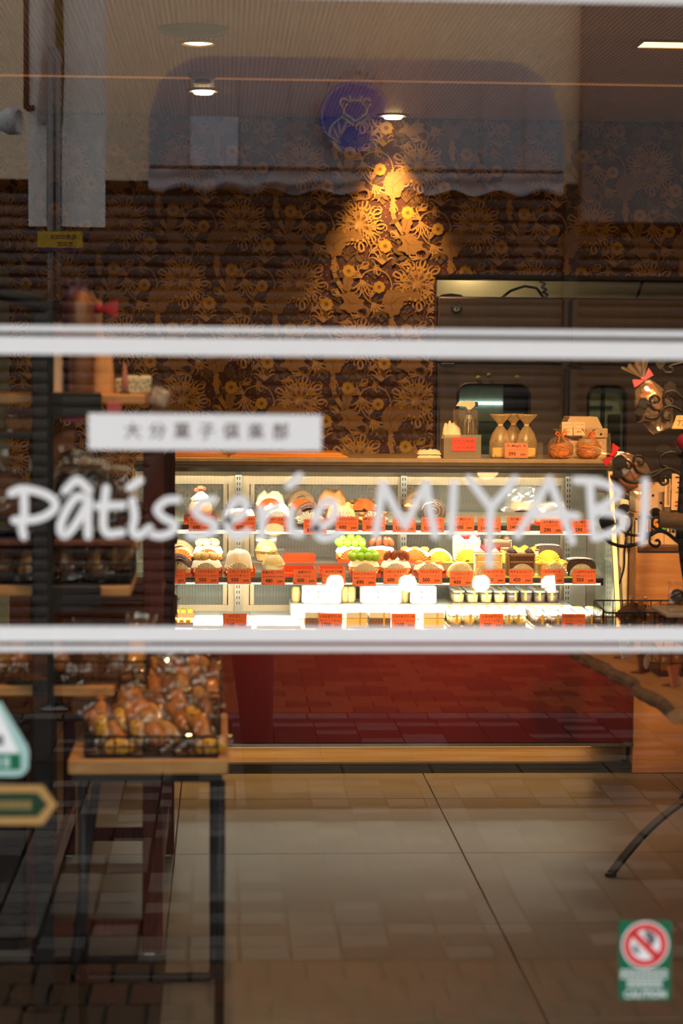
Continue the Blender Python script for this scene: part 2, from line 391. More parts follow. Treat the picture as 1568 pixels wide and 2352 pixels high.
    broad(.41, .01, [(.375, -.06), (.365, .02), (.385, .075), (.43, .08), (.455, .03), (.44, -.02), (.43, -.06)], [[(.395, -.04), (.41, .02), (.42, .06)]])
    stroke([(.50, -.19), (.57, -.21), (.585, -.27), (.54, -.28), (.53, -.25)], .012, .004, 4, 3, 5)
    # flowers
    for (fx, fy, fr_) in ((.225, -.18, .055), (.414, .105, .052), (-.325, -.03, .05)):
        for k in range(8):
            a = 2*PI*k/8; c, s = math.cos(a), math.sin(a); pt = []
            for (u, v) in ((.3, -.16), (.72, -.36), (1.0, -.27), (1.03, 0), (1.0, .27), (.72, .36), (.3, .16)): pt.append((fx+fr_*(u*c-v*s), fy+fr_*(u*s+v*c)))
            out.append((2, 5, pt))
        out.append((4, 6, [(fx+.4*fr_*math.cos(t*PI/5), fy+.4*fr_*math.sin(t*PI/5)) for t in range(10)]))
        out.append((3, 7, [(fx+.2*fr_*math.cos(t*PI/4), fy+.2*fr_*math.sin(t*PI/4)) for t in range(8)]))
    # arching stems and grassy sprigs
    stroke([(-.25, -.16), (-.215, -.03), (-.26, .085), (-.36, .12), (-.45, .09), (-.49, .02)], .004, .006, 0, 2, 7)
    def sprig(x, y, ang, ln, n, mi, w=.005):
        for k in range(n):
            a = ang+(k-(n-1)/2)*.33; L_ = ln*(1-.12*abs(k-(n-1)/2)); sd = 1 if k > (n-1)/2 else -1
            stroke([(x, y), (x+.5*L_*math.cos(a), y+.5*L_*math.sin(a)), (x+.85*L_*math.cos(a+.10*sd), y+.85*L_*math.sin(a+.1*sd)), (x+L_*math.cos(a+.28*sd), y+L_*math.sin(a+.28*sd))], w*.5, .001, mi, 1 if mi == 3 else 2, 4, w*1.3)
            stroke([(x+.5*L_*math.cos(a), y+.5*L_*math.sin(a)), (x+.72*L_*math.cos(a-.25*sd), y+.72*L_*math.sin(a-.25*sd))], w*.7, .001, mi, 1 if mi == 3 else 2, 3)
    sprig(.20, -.335, PI/2, .16, 6, 0, .008); sprig(-.47, .03, -PI/2+.1, .17, 6, 0, .008); sprig(-.47, .05, 2.6, .14, 4, 0, .0075)
    sprig(-.38, -.16, -PI/2+.5, .15, 5, 0, .008); stroke([(-.48, -.06), (-.42, -.14), (-.36, -.18)], .004, .004, 0, 2, 5)
    sprig(-.36, .04, PI/2, .15, 6, 3); sprig(.06, -.39, PI/2+.2, .19, 6, 3); sprig(.10, .30, PI/2-.2, .16, 5, 3); sprig(-.15, .33, PI/2+.3, .16, 5, 3)
    sprig(.40, .19, PI/2, .13, 5, 3); sprig(-.05, -.28, -PI/2, .14, 5, 3); sprig(.46, -.33, PI/2, .13, 5, 3); sprig(-.3, -.33, PI/2, .13, 5, 3); sprig(-.12, .24, 2.2, .12, 4, 3)
    for (lx, ly, a) in ((.30, .03, .5), (.36, .075, .9), (.28, -.06, 2.4), (.33, -.23, -.6), (.37, -.28, .3), (-.2, .19, 1.2), (-.28, .23, 2.0), (.16, .24, .4), (-.1, -.36, .2), (-.42, -.26, 1.), (.5, .21, 2.3), (.22, .24, 2.2)):
        c, s = math.cos(a), math.sin(a); out.append((3, 2, [(lx+.045*(u*c-v*s), ly+.045*(u*s+v*c)) for u, v in ((-.9, 0), (-.3, .42), (.4, .36), (1, 0), (.4, -.36), (-.3, -.42))]))
    for (x, y, a, l, sd) in ((.17, .30, .6, .15, 1), (.10, .34, 1.6, .13, -1), (-.22, .27, 2.2, .15, 1), (-.42, .22, 1.2, .13, -1), (-.20, -.26, -1.8, .14, 1), (.12, -.30, -1.0, .13, -1), (.30, -.32, -.4, .14, 1), (-.44, -.30, 2.6, .13, 1), (.48, .10, .8, .12, -1), (-.12, .38, 2.8, .12, -1)): leafcurl(x, y, a, l, sd, 0, 2, .6)
    # seeds
    for k in range(230):
        x, y = R.uniform(-.5, .5), R.uniform(-.25, .25); r = R.uniform(.004, .0075)
        out.append((5 if k % 3 else 6, 0, [(x+r*math.cos(t*PI/2.5), y+r*math.sin(t*PI/2.5)) for t in range(5)]))
    return out
UNIT = sorted(make_unit(), key=lambda t: (t[1], t[3]))
_order = {k: n for n, k in enumerate(sorted({(t[1], t[3]) for t in UNIT}))}
_lo = at(824.5, 516, BACK_Y); PER = abs(at(956, 651, BACK_Y).x-at(688, 651, BACK_Y).x)
wp = MB()
for a in range(-6, 6):
    for b in range(-7, 4):
        cx = _lo.x+PER*a+(PER/2 if b % 2 else 0); cz = _lo.z+PER/2*b
        if cx < ROOM_X0-.3 or cx > ROOM_X1+.3 or cz < .75 or cz > CEIL_Z+.3: continue
        for mi, layer, poly, si in UNIT:
            P = [(cx+u*PER, cz+v*PER) for u, v in poly]
            if any(q[1] > CEIL_Z-.002 or q[0] < ROOM_X0 or q[0] > ROOM_X1 or (q[0] > OPEN_X0-.008 and q[1] < OPEN_Z1+.006) or q[1] < .85 for q in P): continue
            y = BACK_Y-.0004-2.5e-6*_order[(layer, si)]
            wp.add([(q[0], y, q[1]) for q in P], [tuple(range(len(P)))], mi)
wpo = wp.build('wallpaper_print', [mat('print_tan', (198, 154, 86), .7, var=.08), mat('print_cream', (214, 180, 120), .7), mat('print_yellow', (206, 164, 48), .7, var=.1), mat('print_olive', (112, 88, 44), .7), mat('print_gold', (156, 118, 60), .7, var=.12, scale=120), mat('print_seed', (190, 140, 110), .7), mat('print_red', (170, 62, 34), .7)], wb)
wpo['kind'] = 'stuff'
# ================================================================== WINDOW FILM AND STICKERS (on the outer face of the glass)
GY = GLASS_Y-.0006
M_vinyl = mat('white_vinyl', (216, 216, 218), .45, var=.015)
def gz(py): return at(784, py, GLASS_Y).z
def film_band(y0, y1, label):
    tag(MB().box(WX0+.002, GY-.0004, gz(y1), WX1-.002, GLASS_Y-.0001, gz(y0)).build('film_stripe', M_vinyl), label, 'window film', 'white film stripes on the window')
film_band(754, 767, 'thin white film stripe, topmost line of the upper band on the window')
film_band(779, 819, 'broad white film stripe above the name panel on the shop window')
film_band(1439, 1474, 'broad white film stripe across the window below the shop name')
film_band(1484, 1496, 'thin white film stripe just under the broad lower band on the window')
film_band(-80, -3, 'white film stripe at the very top edge of the shop window')
# name panel with the association's name
a, b = at(203, 1032, GLASS_Y), at(738, 953, GLASS_Y)
pn = tag(MB().box(a.x, GY-.0004, a.z, b.x, GLASS_Y-.0001, b.z).build('name_panel', M_vinyl), 'white film rectangle with spaced dark brown Japanese characters on the glass', 'window film')
tx = MB(); kz = at(470, 1005, GLASS_Y).z
for i, ch in enumerate('大分菓子倶楽部'):
    p = at(305+i*56.5, 1005, GLASS_Y); put_text(tx, ch, .0265, p.x, GY-.0006, kz, bold=.0003)
tx.build('lettering', mat('brown_print', (74, 50, 46), .6), pn)
# hand-written shop name, each letter a stroke of film
def zp(pts, fx, ox, oy): return [(ox+x/fx, oy+y/fx) for x, y in pts]
A = lambda *p: zp(p, 3.015, 0, 1000)
B = lambda *p: zp(p, 4.48, 400, 1030)
C = lambda *p: zp(p, 1.99, 780, 1080)
LETTERS = [
 [A((78,400),(150,372),(265,390),(355,432),(385,490),(335,545),(240,582),(100,588)), A((165,405),(168,540),(152,630),(165,698))],
 [A((608,445),(535,425),(460,520),(418,635),(448,692),(520,620),(585,510),(612,440)), A((615,440),(608,560),(610,695)), A((452,382),(535,312),(618,382))],
 [A((735,365),(722,480),(715,610),(745,680),(845,672)), A((675,490),(850,485))],
 [A((915,450),(932,560),(918,660),(960,692),(1035,640)), A((895,362),(968,312))],
 [A((1230,445),(1150,452),(1088,512),(1135,572),(1208,612),(1190,668),(1110,695),(1048,682))],
 [A((1475,445),(1400,462),(1352,522),(1400,572),(1482,612),(1470,668),(1390,700),(1312,692))],
 [B((560,735),(680,705),(738,590),(688,515),(600,575),(545,710),(565,850),(650,905),(762,855))],
 [B((890,610),(908,720),(902,895)), B((905,740),(965,650),(1075,598))],
 [B((1205,620),(1192,760),(1215,855),(1300,882)), B((1182,382),(1288,285))],
 [[(726,1214),(758,1198),(770,1164),(750,1150),(730,1178),(724,1214),(740,1236),(778,1228)]],
 [C((165,300),(180,180),(196,60)), C((196,60),(245,160),(298,255)), C((298,255),(350,150),(396,60)), C((396,60),(412,180),(436,300))],
 [C((522,60),(516,180),(508,290))],
 [C((590,40),(640,105),(690,172)), C((800,40),(745,110),(692,180),(686,300),(684,430))],
 [C((812,300),(890,165),(958,42)), C((958,42),(1010,180),(1062,325)), C((868,205),(980,200),(1082,210))],
 [C((1142,60),(1150,180),(1162,308)), C((1080,46),(1185,55),(1276,102),(1225,150),(1150,188)), C((1150,188),(1255,198),(1302,230),(1265,275),(1165,310))],
 [C((1396,50),(1392,200),(1380,325))]]
nm = thing('shop_name', 'white handwritten shop name lettering across the middle of the window', 'lettering', at(784, 1170, GLASS_Y))
for strokes in LETTERS:
    mb = MB()
    for si, s in enumerate(strokes):
        P = catmull([Vector((x, y, 0)) for x, y in s], 7)
        Q = [at(p.x, p.y, GLASS_Y) for p in P]; hw = 9.3/F_PX*GLASS_Y
        mb.ribbon([(q.x-nm.location.x, q.z-nm.location.z) for q in Q], hw, GY-.0004-.00015*si-GLASS_Y, -.0001)
    mb.build('letter', M_vinyl, nm)
# prohibition sticker, bottom right
def px_poly(pts, ref, Y=GLASS_Y): return [(at(x, y, Y).x-ref.x, at(x, y, Y).z-ref.z) for x, y in pts]
M_green = mat('sticker_green', (0, 92, 62), .4, var=.04); M_red = mat('sticker_red', (196, 44, 46), .4, var=.04); M_whitep = mat('sticker_white', (216, 218, 220), .45, var=.03); M_greyp = mat('sticker_grey', (96, 94, 104), .5)
rf = at(1481, 2295, GLASS_Y)
st = thing('window_sticker', 'green sticker with red prohibition circle at the lower right of the window', 'sticker', rf)
MB().prism(px_poly([(1421,2115),(1541,2115),(1539,2296),(1421,2296)], rf), -.0010, -.0001).build('backing', M_green, st)
mb = MB(); cc = px_poly([(1481, 2170)], rf)[0]; sc = GLASS_Y/F_PX
def disc(mb, cx, cz, r, y, n=40, mi=0): mb.add([(cx+r*math.cos(2*PI*i/n), y, cz+r*math.sin(2*PI*i/n)) for i in range(n)], [tuple(range(n))], mi)
def ring(mb, cx, cz, r0, r1, y, n=40, mi=0):
    mb.add([(cx+r*math.cos(2*PI*i/n), y, cz+r*math.sin(2*PI*i/n)) for r in (r0, r1) for i in range(n)], [(i, (i+1) % n, n+(i+1) % n, n+i) for i in range(n)], mi)
disc(mb, *cc, 56*sc, -.0012); mb.build('white_disc', M_whitep, st)
mb = MB(); ring(mb, *cc, 36*sc, 52*sc, -.0014)
d = 37*sc; w = 6*sc; mb.add([(cc[0]-d*.72-w, -.0014, cc[1]+d*.72-w), (cc[0]-d*.72+w, -.0014, cc[1]+d*.72+w), (cc[0]+d*.72+w, -.0014, cc[1]-d*.72+w), (cc[0]+d*.72-w, -.0014, cc[1]-d*.72-w)], [(0, 1, 2, 3)])
mb.build('red_bar_and_ring', M_red, st)
mb = MB()
for (x, y, w, h) in ((1487,2146,7,9),(1498,2155,6,12),(1492,2162,5,8),(1458,2178,6,7),(1464,2186,5,5)): mb.add([(p[0], -.0013, p[1]) for p in px_poly([(x-w,y-h),(x+w,y-h),(x+w,y+h),(x-w,y+h)], rf)], [(0, 1, 2, 3)])
mb.build('pictogram', M_greyp, st)
mb = MB()
for (py, x0, x1, h, n) in ((2236,1424,1534,9,8),(2258,1440,1522,8,6)):
    R = random.Random(py)
    for i in range(n):
        xa = x0+(x1-x0)*i/n; xb = xa+(x1-x0)/n*.78
        for k in range(3):
            yy = py-h+k*h*.85; mb.add([(p[0], -.0014, p[1]) for p in px_poly([(xa,yy),(xb,yy),(xb,yy+4),(xa,yy+4)], rf)], [(0, 1, 2, 3)])
q = px_poly([(1481, 2291)], rf)[0]; put_text(mb, 'CAUTION', 24*sc, q[0], -.0014, q[1], bold=.0004, width=100*sc)
mb.build('lettering', M_whitep, st)
# house-shaped security sticker, left edge
rf = at(0, 1782, GLASS_Y)
st = thing('security_sticker', 'white house-shaped sticker with green foot strip on the left of the window', 'sticker', rf)
MB().prism(px_poly([(-118,1612),(2,1612),(62,1712),(67,1730),(64,1766),(52,1780),(38,1783),(-178,1783),(-186,1730)], rf), -.0010, -.0001).build('backing', mat('sticker_mint', (150, 182, 178), .4, var=.03), st)
MB().prism(px_poly([(-110,1625),(-4,1625),(40,1722),(40,1728),(-170,1728)], rf), -.0014, -.0010).build('white_field', M_whitep, st)
MB().prism(px_poly([(-172,1732),(48,1731),(48,1768),(-172,1768)], rf), -.0014, -.0010).build('green_strip', M_green, st)
mb = MB()
for i in range(6): mb.add([(p[0], -.0016, p[1]) for p in px_poly([(-130+24*i,1688),(-112+24*i,1688),(-112+24*i,1712),(-130+24*i,1712)], rf)], [(0, 1, 2, 3)])
mb.build('pictogram', M_greyp, st)
mb = MB()
for i in range(9): mb.add([(p[0], -.0016, p[1]) for p in px_poly([(-160+21*i,1738),(-146+21*i,1738),(-146+21*i,1762),(-160+21*i,1762)], rf)], [(0, 1, 2, 3)])
mb.build('lettering', MATS['sticker_mint'], st)
# arrow-ended green sticker with gold rim
rf = at(40, 1893, GLASS_Y); M_gold = mat('sticker_gold', (158, 122, 72), .4, .0, var=.04); M_dgreen = mat('sticker_dark_green', (20, 48, 28), .4)
st = thing('credit_sticker', 'dark green arrow-ended sticker with gold rim on the left of the window', 'sticker', rf)
MB().prism(px_poly([(-150,1803),(98,1803),(131,1848),(98,1894),(-150,1894)], rf), -.0010, -.0001).build('gold_rim', M_gold, st)
MB().prism(px_poly([(-146,1820),(86,1820),(110,1848),(86,1876),(-146,1876)], rf), -.0014, -.0010).build('green_field', M_dgreen, st)
mb = MB()
for i in range(9): mb.add([(p[0], -.0016, p[1]) for p in px_poly([(-60+15*i,1839),(-49+15*i,1839),(-49+15*i,1858),(-60+15*i,1858)], rf)], [(0, 1, 2, 3)])
mb.build('lettering', mat('sticker_gold_dim', (126, 106, 60), .5), st)
# ================================================================== THE STREET behind the camera (seen only as the mirror image in the glass)
SZ = -.12
sg = MB().box(-9, -20, SZ-.1, 9, GLASS_Y-.1, SZ-.012).build('street_ground', mat('paving_joint', (22, 20, 19), .9, spec=.05)); struct(sg)
FY = 2*GLASS_Y-12.5          # plane of the facade opposite
def yr(Yv): return 2*GLASS_Y-Yv
def xr(px, Yv): return at(px, 900, Yv).x
PAV = []
def zone(v0, v1, w, d, x0, x1, cols, bond, step=0.):
    nrow = int(round((v1-v0)/d))
    for r in range(nrow):
        off = (w/2 if (bond and r % 2) else 0)
        n = int((x1-x0)/w)+1
        for c in range(n): PAV.append((x0+c*w-off, yr(v0+(r+1)*d), w, d, cols[random.randrange(len(cols))]))
PC = [mat('paver_rust', (140, 80, 46), .8, var=.2, spec=.06), mat('paver_clay', (104, 58, 38), .8, var=.2, spec=.06), mat('paver_plum', (46, 37, 37), .8, var=.2, spec=.06), mat('paver_grey', (90, 84, 83), .8, var=.2, spec=.06), mat('paver_brown', (88, 62, 42), .8, var=.2, spec=.06), mat('paver_sand', (108, 98, 92), .8, var=.2, spec=.06)]
zone(4.3, 5.38, .098, .18, -1.4, 2.2, [1, 4, 4], True)
zone(5.40, 7.84, .135, .122, -1.3, 2.3, [2, 3, 2, 5], False)
zone(8.24, 9.24, .18, .10, -1.4, 2.5, [2, 2, 3, 2], False)
zone(9.26, 9.40, .18, .14, -1.6, 2.6, [5, 3], False)
zone(9.42, 11.5, .20, .16, -1.6, 2.9, [0, 1, 1, 0], True)
zone(11.5, 12.3, .2, .2, -1.8, 3.1, [2, 3], False)
PAV.sort(key=lambda p: 0 if p[1] > yr(7.9) else 1)
_pm = {}
def paver_mesh(w, d, ci):
    k = (w, d, ci)
    if k not in _pm: _pm[k] = MB().rbox(.006, .006, -.012, w-.006, d-.006, 0, .003).mesh('paver', PC[ci])
    return _pm[k]
def in_window(p):      # pavers whose mirror image falls inside the picture come first
    Yv = 2*GLASS_Y-p[1]; return -.115*Yv < p[0] < .235*Yv
PAV.sort(key=lambda p: (0 if in_window(p) else 1, -p[1]))
rest = MB()
for n, (x, y, w, d, ci) in enumerate(PAV):
    if n < 300: link('paver', paver_mesh(w, d, ci), sg, (x, y, SZ))
    else: rest.box(x+.004, y+.004, SZ-.012, x+w-.004, y+d-.004, SZ, ci)
ro = rest.build('pavers', PC, sg); ro['kind'] = 'stuff'
# gutter lids: a row of slotted concrete covers
M_lid = mat('gutter_concrete', (76, 70, 62), .85, var=.15, spec=.08); M_slot = mat('slot_dark', (16, 15, 14), .9)
lw = .345
_g = 'concrete gutter covers in the street'
lm = MB(); lm.rbox(.005, .005, -.012, lw-.005, .37, 0, .004)
for k in range(3): lm.rbox(.04, .07+.09*k, 0, lw-.04, .095+.09*k, .004, .002)
lidm = lm.mesh('gutter_lid', M_lid)
for i in range(-4, 8):
    tag(link('gutter_lid', lidm, None, (xr(1000, 8.05)+i*lw, yr(8.22), SZ)), 'slotted concrete gutter cover mirrored below the red counter, '+ORD[i+4]+' from the left', 'gutter cover', _g)
# steel drain grate mirrored at the left
g0 = refl(22, 1596, 9.95); gr = thing('drain_grate', 'steel drain grate in the paving, mirrored at the far left', 'grate', (xr(22, 9.95), yr(9.95), SZ+.002))
wid = xr(168, 9.95)-xr(22, 9.95)
MB().rbox(-.06, -.42, -.004, wid+.03, .02, 0, .002).build('pit', M_slot, gr)
mb = MB()
for i in range(24): mb.box(i*wid/23-.002, -.38, 0, i*wid/23+.002, -.01, .012)
for j in range(6): mb.box(0, -.38+j*.074, .002, wid, -.374+j*.074, .01)
mb.build('bars', mat('galvanised', (150, 148, 142), .4, .9), gr)
# facade opposite: upper wall, pillars, two roller shutters slat by slat
M_fac = mat('facade_plaster', (232, 206, 174), .8, var=.06); M_facd = mat('facade_dark', (70, 60, 54), .8)
ztop = at(784, 440, 12.5).z
struct(MB().box(-7, FY-.3, ztop+.05, 9, FY, 6.2).build('wall_facade', M_fac), 'pale plaster upper wall of the building across the street')
struct(MB().box(-7, FY-.35, SZ, 9, FY-.3, ztop+.06).build('wall_facade_lower', M_facd))
M_slat = mat('shutter_slat', (86, 74, 69), .45, .2, var=.15, scale=6, stretch=(.3, 1, 6)); M_slatd = mat('shutter_slat_brown', (76, 60, 50), .45, .2, var=.15, scale=6)
def shutter(x0, x1, zt, m, label):
    s = thing('roller_shutter', label, 'shutter', (x0, FY-.05, SZ)); pit = .0695; n = int((zt-SZ)/pit); w = x1-x0
    sm = MB().prism([(-.012, 0), (.016, .012), (.020, .034), (.016, .056), (-.012, pit-.003)], 0, w, 'x')
    # outline is (y, z): bulges towards the street (+y)
    me = sm.mesh('slat', m)
    for i in range(n): link('slat', me, s, (0, 0, i*pit))
    return s
PX1 = xr(1288, 12.5); PX2 = xr(1326, 12.5); LX = xr(-60, 12.5)
shutter(LX, PX1, ztop, M_slat, 'wide grey roller shutter across the street, mirrored over the wallpaper and refrigerator')
shutter(PX2, PX2+2.4, at(784, 510, 12.5).z, M_slatd, 'brown roller shutter across the street, mirrored at the right edge')
shutter(LX-2.3, LX-.15, ztop, M_slatd, 'brown roller shutter across the street, mirrored beyond the left edge')
struct(MB().box(PX1+.01, FY-.1, SZ, PX2-.01, FY+.03, ztop+.06).build('pillar_dark', M_facd)); struct(MB().box(LX-.14, FY-.1, SZ, LX-.01, FY+.03, ztop+.06).build('pillar_left', M_facd))
pz = at(784, 505, 12.4).z
tag(MB().rbox(xr(1326, 12.4), FY+.006, pz, xr(1700, 12.4), FY+.12, 4.3, .01).build('fascia_panel', mat('fascia', (112, 104, 100), .6)), 'plain grey fascia panel over the right shutter across the street', 'panel')
# canvas awning with gathered lower edge
Ya = 11.9; ax0, ax1 = xr(340, Ya), xr(1285, Ya); az1 = at(784, 128, Ya).z; az0 = at(784, 388, Ya).z; azv = at(784, 446, Ya).z
aw = thing('awning', 'white canvas awning with a gathered hem across the street, mirrored near the ceiling', 'awning', ((ax0+ax1)/2, yr(Ya), az0))
M_canvas = mat('canvas', (150, 146, 150), .8, var=.05, scale=3); W2 = (ax1-ax0)/2
def awn(u, v):
    x = -W2+2*W2*u; z = (az1-az0)*v; r = .35; y = -.02*math.sin(u*40)*0
    ed = max(0, abs(x)-(W2-r)); z = min(z, (az1-az0)-r+math.sqrt(max(0, r*r-ed*ed))) if ed > 0 else z
    return (x, -.08*v**2, z)
MB().grid(awn, 40, 8).build('canopy', M_canvas, aw)
def val(u, v):
    x = -W2+2*W2*u; s = math.sin(u*46)*.5+math.sin(u*29+1)*.5
    return (x, .02+.03*math.sin(v*9+u*7)*v+.03*s*v, -(az0-azv)*v*(.92+.12*math.sin(u*58)))
MB().grid(val, 120, 10).build('valance', M_canvas, aw)
for px in (433, 546, 660, 972, 1098, 1196):
    x = xr(px, Ya)-aw.location.x; MB().tube([(x, .006-.08*t**2, (az1-az0)*t) for t in (.02, .3, .6, .84)], .0028, 5).build('seam', mat('canvas_seam', (150, 146, 144), .8), aw)
MB().grid(lambda u, v: (xr(433, Ya)-aw.location.x+(xr(546, Ya)-xr(433, Ya))*u, .004-.08*v**2, .01+(az1-az0)*.86*v), 4, 8).build('clear_panel', mat('canvas_new', (186, 184, 190), .7), aw)
MB().rbox(-W2, .0, -.012, W2, .03, .006, .004).build('front_rail', M_facd, aw)
# round emblem printed on the awning (reads the right way round in the street)
Ye = Ya-.04; ec = refl(815, 270, Ye); es = Ye/F_PX
em = thing('emblem', 'round blue emblem with curved lettering on the awning, mirrored near the ceiling lamp', 'emblem', (ec.x, ec.y+.04, ec.z))
def fdisc(mb, cx, cz, r, y, n=48): mb.add([(cx-r*math.cos(2*PI*i/n), y, cz+r*math.sin(2*PI*i/n)) for i in range(n)], [tuple(range(n))])
mb = MB(); mb.prism([(82*es*math.cos(2*PI*i/48), 82*es*math.sin(2*PI*i/48)) for i in range(48)], -.006, 0, 'y'); mb.build('disc', mat('emblem_blue', (36, 84, 176), .6, var=.05), em)
mb = MB(); M_line = mat('emblem_line', (206, 196, 176), .6)
def rb(pts, w=4): mb.ribbon([(x*es, -y*es) for x, y in pts], w*es/2, .003, .0005)
th = [2*PI*i/40 for i in range(41)]; rb([(76*math.cos(t), 76*math.sin(t)) for t in th], 2)
rb([(-26,-24),(-26,-8),(0,10),(26,-8),(26,-24)], 4); rb([(-18,-34),(0,-38),(18,-34)], 4); rb([(-10,-38),(-14,-46)], 4); rb([(10,-38),(14,-46)], 4)
for sx in (-1, 1):
    rb([(sx*26+9*math.cos(t), -32+9*math.sin(t)) for t in th[::4]], 4)
    rb([(0,22),(sx*30,0),(sx*52,18),(sx*62,44),(sx*44,68),(sx*30,78)], 4); rb([(sx*20,12),(sx*30,36)], 3); rb([(sx*38,14),(sx*34,40)], 3); rb([(sx*50,26),(sx*36,52)], 3); rb([(sx*58,44),(sx*34,60)], 3)
mb.build('crown_and_wings', M_line, em)
mb = MB()
def arc_text(s, r, a0, a1, size):
    for i, ch in enumerate(s):
        a = a0+(a1-a0)*i/(len(s)-1)      # angle from the top, positive clockwise as read from the street
        c, s_ = math.cos(a), math.sin(a)
        # street viewers look along -y: their right is -x
        M = Matrix(((-c, 0, -s_, -r*s_*es), (0, 1, 0, 0), (-s_, 0, c, r*c*es), (0, 0, 0, 1)))
        vs, fs = text_geo(ch, size*es); MB().add([(v[0], .006, v[2]) for v in vs], fs, 0, False, M).build('letter', mat('emblem_text', (60, 52, 44), .7), em)
arc_text('HARMONIE', 89, -.62, .72, 20); arc_text('アルモニー', 88, 1.25, 1.75, 11); arc_text('大分町', 90, 2.4, 3.3, 15)
# white hanging banner with green strip, its pole, a small yellow notice and the steel post
Yb = 9.6; bx0, bx1 = xr(66, Yb), xr(241, Yb)
bn = thing('street_banner', 'tall white hanging banner with a green strip, mirrored at the upper left', 'banner', ((bx0+bx1)/2, yr(Yb), at(784, 528, Yb).z))
hb = at(784, -260, Yb).z-bn.location.z; wb2 = (bx1-bx0)/2
MB().grid(lambda u, v: (-wb2+2*wb2*u, .015*math.sin(u*5+v*2), hb*v), 16, 10).build('cloth', mat('banner_cloth', (238, 230, 222), .8, var=.03), bn)
zb = lambda py: at(784, py, Yb).z-bn.location.z
def bp(px): return xr(px, Yb)-bn.location.x
MB().prism([(bp(86), zb(292)), (bp(146), zb(300)), (bp(150), zb(-200)), (bp(112), zb(-200)), (bp(106), zb(60))], .035, .028, 'y').build('folded_panel', mat('banner_grey', (176, 168, 164), .8), bn)
MB().prism([(bp(125), zb(292)), (bp(146), zb(297)), (bp(150), zb(160)), (bp(140), zb(-200)), (bp(122), zb(-200)), (bp(132), zb(160))], .046, .040, 'y').build('green_strip', mat('banner_green', (64, 74, 30), .8), bn)
MB().tube([(bp(62), .02, zb(262)), (bp(63), .02, hb)], .012, 8).tube([(bp(62), .02, zb(262)), (bp(80), .02, zb(258))], .012, 8).build('pole', M_facd, bn)
lp = thing('street_spotlight', 'white round spotlight on the facade, mirrored at the left edge', 'spotlight', refl(28, 278, 9.8))
MB().lathe([(.001, -.06), (.04, -.06), (.062, -.02), (.062, .03), (.05, .035), (.045, .02), (.001, .02)], 24, 0, Matrix.Rotation(PI/2, 4, 'Y') @ Matrix.Rotation(-.3, 4, 'X')).build('head', mat('spot_white', (214, 214, 214), .4), lp)
MB().tube([(0, 0, 0), (-.1, -.02, .02), (-.25, -.05, .01)], .014, 8).build('arm', MATS['spot_white'], lp)
Yp = 9.5; pc = refl(125, 900, Yp)
ps = tag(MB().lathe([(.034, 0), (.034, 2.9), (.03, 2.95), (.001, 2.95)], 20).lathe([(.075, 0), (.075, .012), (.04, .03), (.036, .03)], 20).build('sign_post', mat('post_steel', (120, 122, 122), .12, .9, var=.1, scale=400, bump=.2), None, (pc.x, pc.y, SZ)), 'round steel signpost in the street, mirrored as a bright streak at the left', 'post')
yz0, yz1 = refl(137, 580, Yp-.06).z, refl(137, 532, Yp-.06).z; yx0, yx1 = xr(86, Yp-.06), xr(190, Yp-.06)
yn = thing('street_notice', 'yellow and purple notice plate on the steel signpost, mirrored at the left', 'sign', ((yx0+yx1)/2, yr(Yp-.06), yz0))
hw, hh = (yx1-yx0)/2, yz1-yz0
MB().rbox(-hw, -.004, hh*.22, hw, .004, hh, .002).build('yellow_plate', mat('notice_yellow', (196, 156, 16), .5, var=.05), yn)
MB().rbox(-hw, -.004, 0, hw, .004, hh*.22, .002).build('purple_strip', mat('notice_purple', (52, 30, 84), .5), yn)
mb = MB()
for i, (cx, cz, n) in enumerate(((-.70, .66, 5), (-.55, .32, 3))):
    for k in range(n):
        x0 = hw*(cx+.24*k); z0 = hh*cz
        for (u0, v0, u1, v1) in ((0, .14, .17, .18), (0, .0, .17, .04), (.02, 0, .05, .18), (.12, 0, .15, .18)): mb.box(-(x0+u0*hw), .004, z0+v0*hh, -(x0+u1*hw), .006, z0+v1*hh)
mb.build('lettering', MATS['notice_purple'], yn)
# building shell that closes the street scene on the camera's side walls is left open to the sky
# ================================================================== ROOM LAMPS
WARM = (255, 190, 120)
M_lampglow = emis('lamp_glow', (255, 206, 140), 14)
def downlight(loc, power, label, spot=2.0, blend=.6, r=.045, protrude=.0, aim=None):
    t = thing('downlight', label, 'ceiling light', loc, group='round ceiling downlights')
    mb = MB(); mb.lathe([(r*1.6, 0), (r*1.6, -.004), (r*1.28, -.007), (r*1.2, -.004), (r*1.1, .0), (r*1.1, 0)], 28); mb.build('trim_ring', mat('lamp_trim', (196, 176, 150), .3, .5), t)
    mb = MB(); mb.lathe([(.001, -.004-protrude), (r*.8, -.004-protrude), (r*1.05, -.001), (r*1.1, -.0005)], 28); mb.build('lens', M_lampglow, t)
    ld = bpy.data.lights.new('downlight_bulb', 'SPOT'); ld.energy = power; ld.color = lin(WARM); ld.spot_size = spot; ld.spot_blend = blend; ld.shadow_soft_size = .04
    lo = bpy.data.objects.new('bulb', ld); COL.objects.link(lo); lo.parent = t; lo.location = (0, 0, -.03-protrude)
    if aim: lo.rotation_euler = (Vector(aim)-Vector(loc)).to_track_quat('-Z', 'Y').to_euler()
    return t
def c_at(px, py): p = onz(px, py, CEIL_Z); return (p.x, p.y, CEIL_Z)
downlight((-.02, 4.25, CEIL_Z), 60, 'round warm downlight aimed at the bakes on the oak table', .7, .8, aim=(-.18, 4.66, .6))
downlight((.25, 5.3, CEIL_Z), 22, 'round warm downlight aimed at the left shelf stand', .8, .8, aim=(-.35, 4.75, 1.0))
downlight(c_at(455, 98), 20, 'round warm downlight beside the grey ceiling speaker', 2.2)
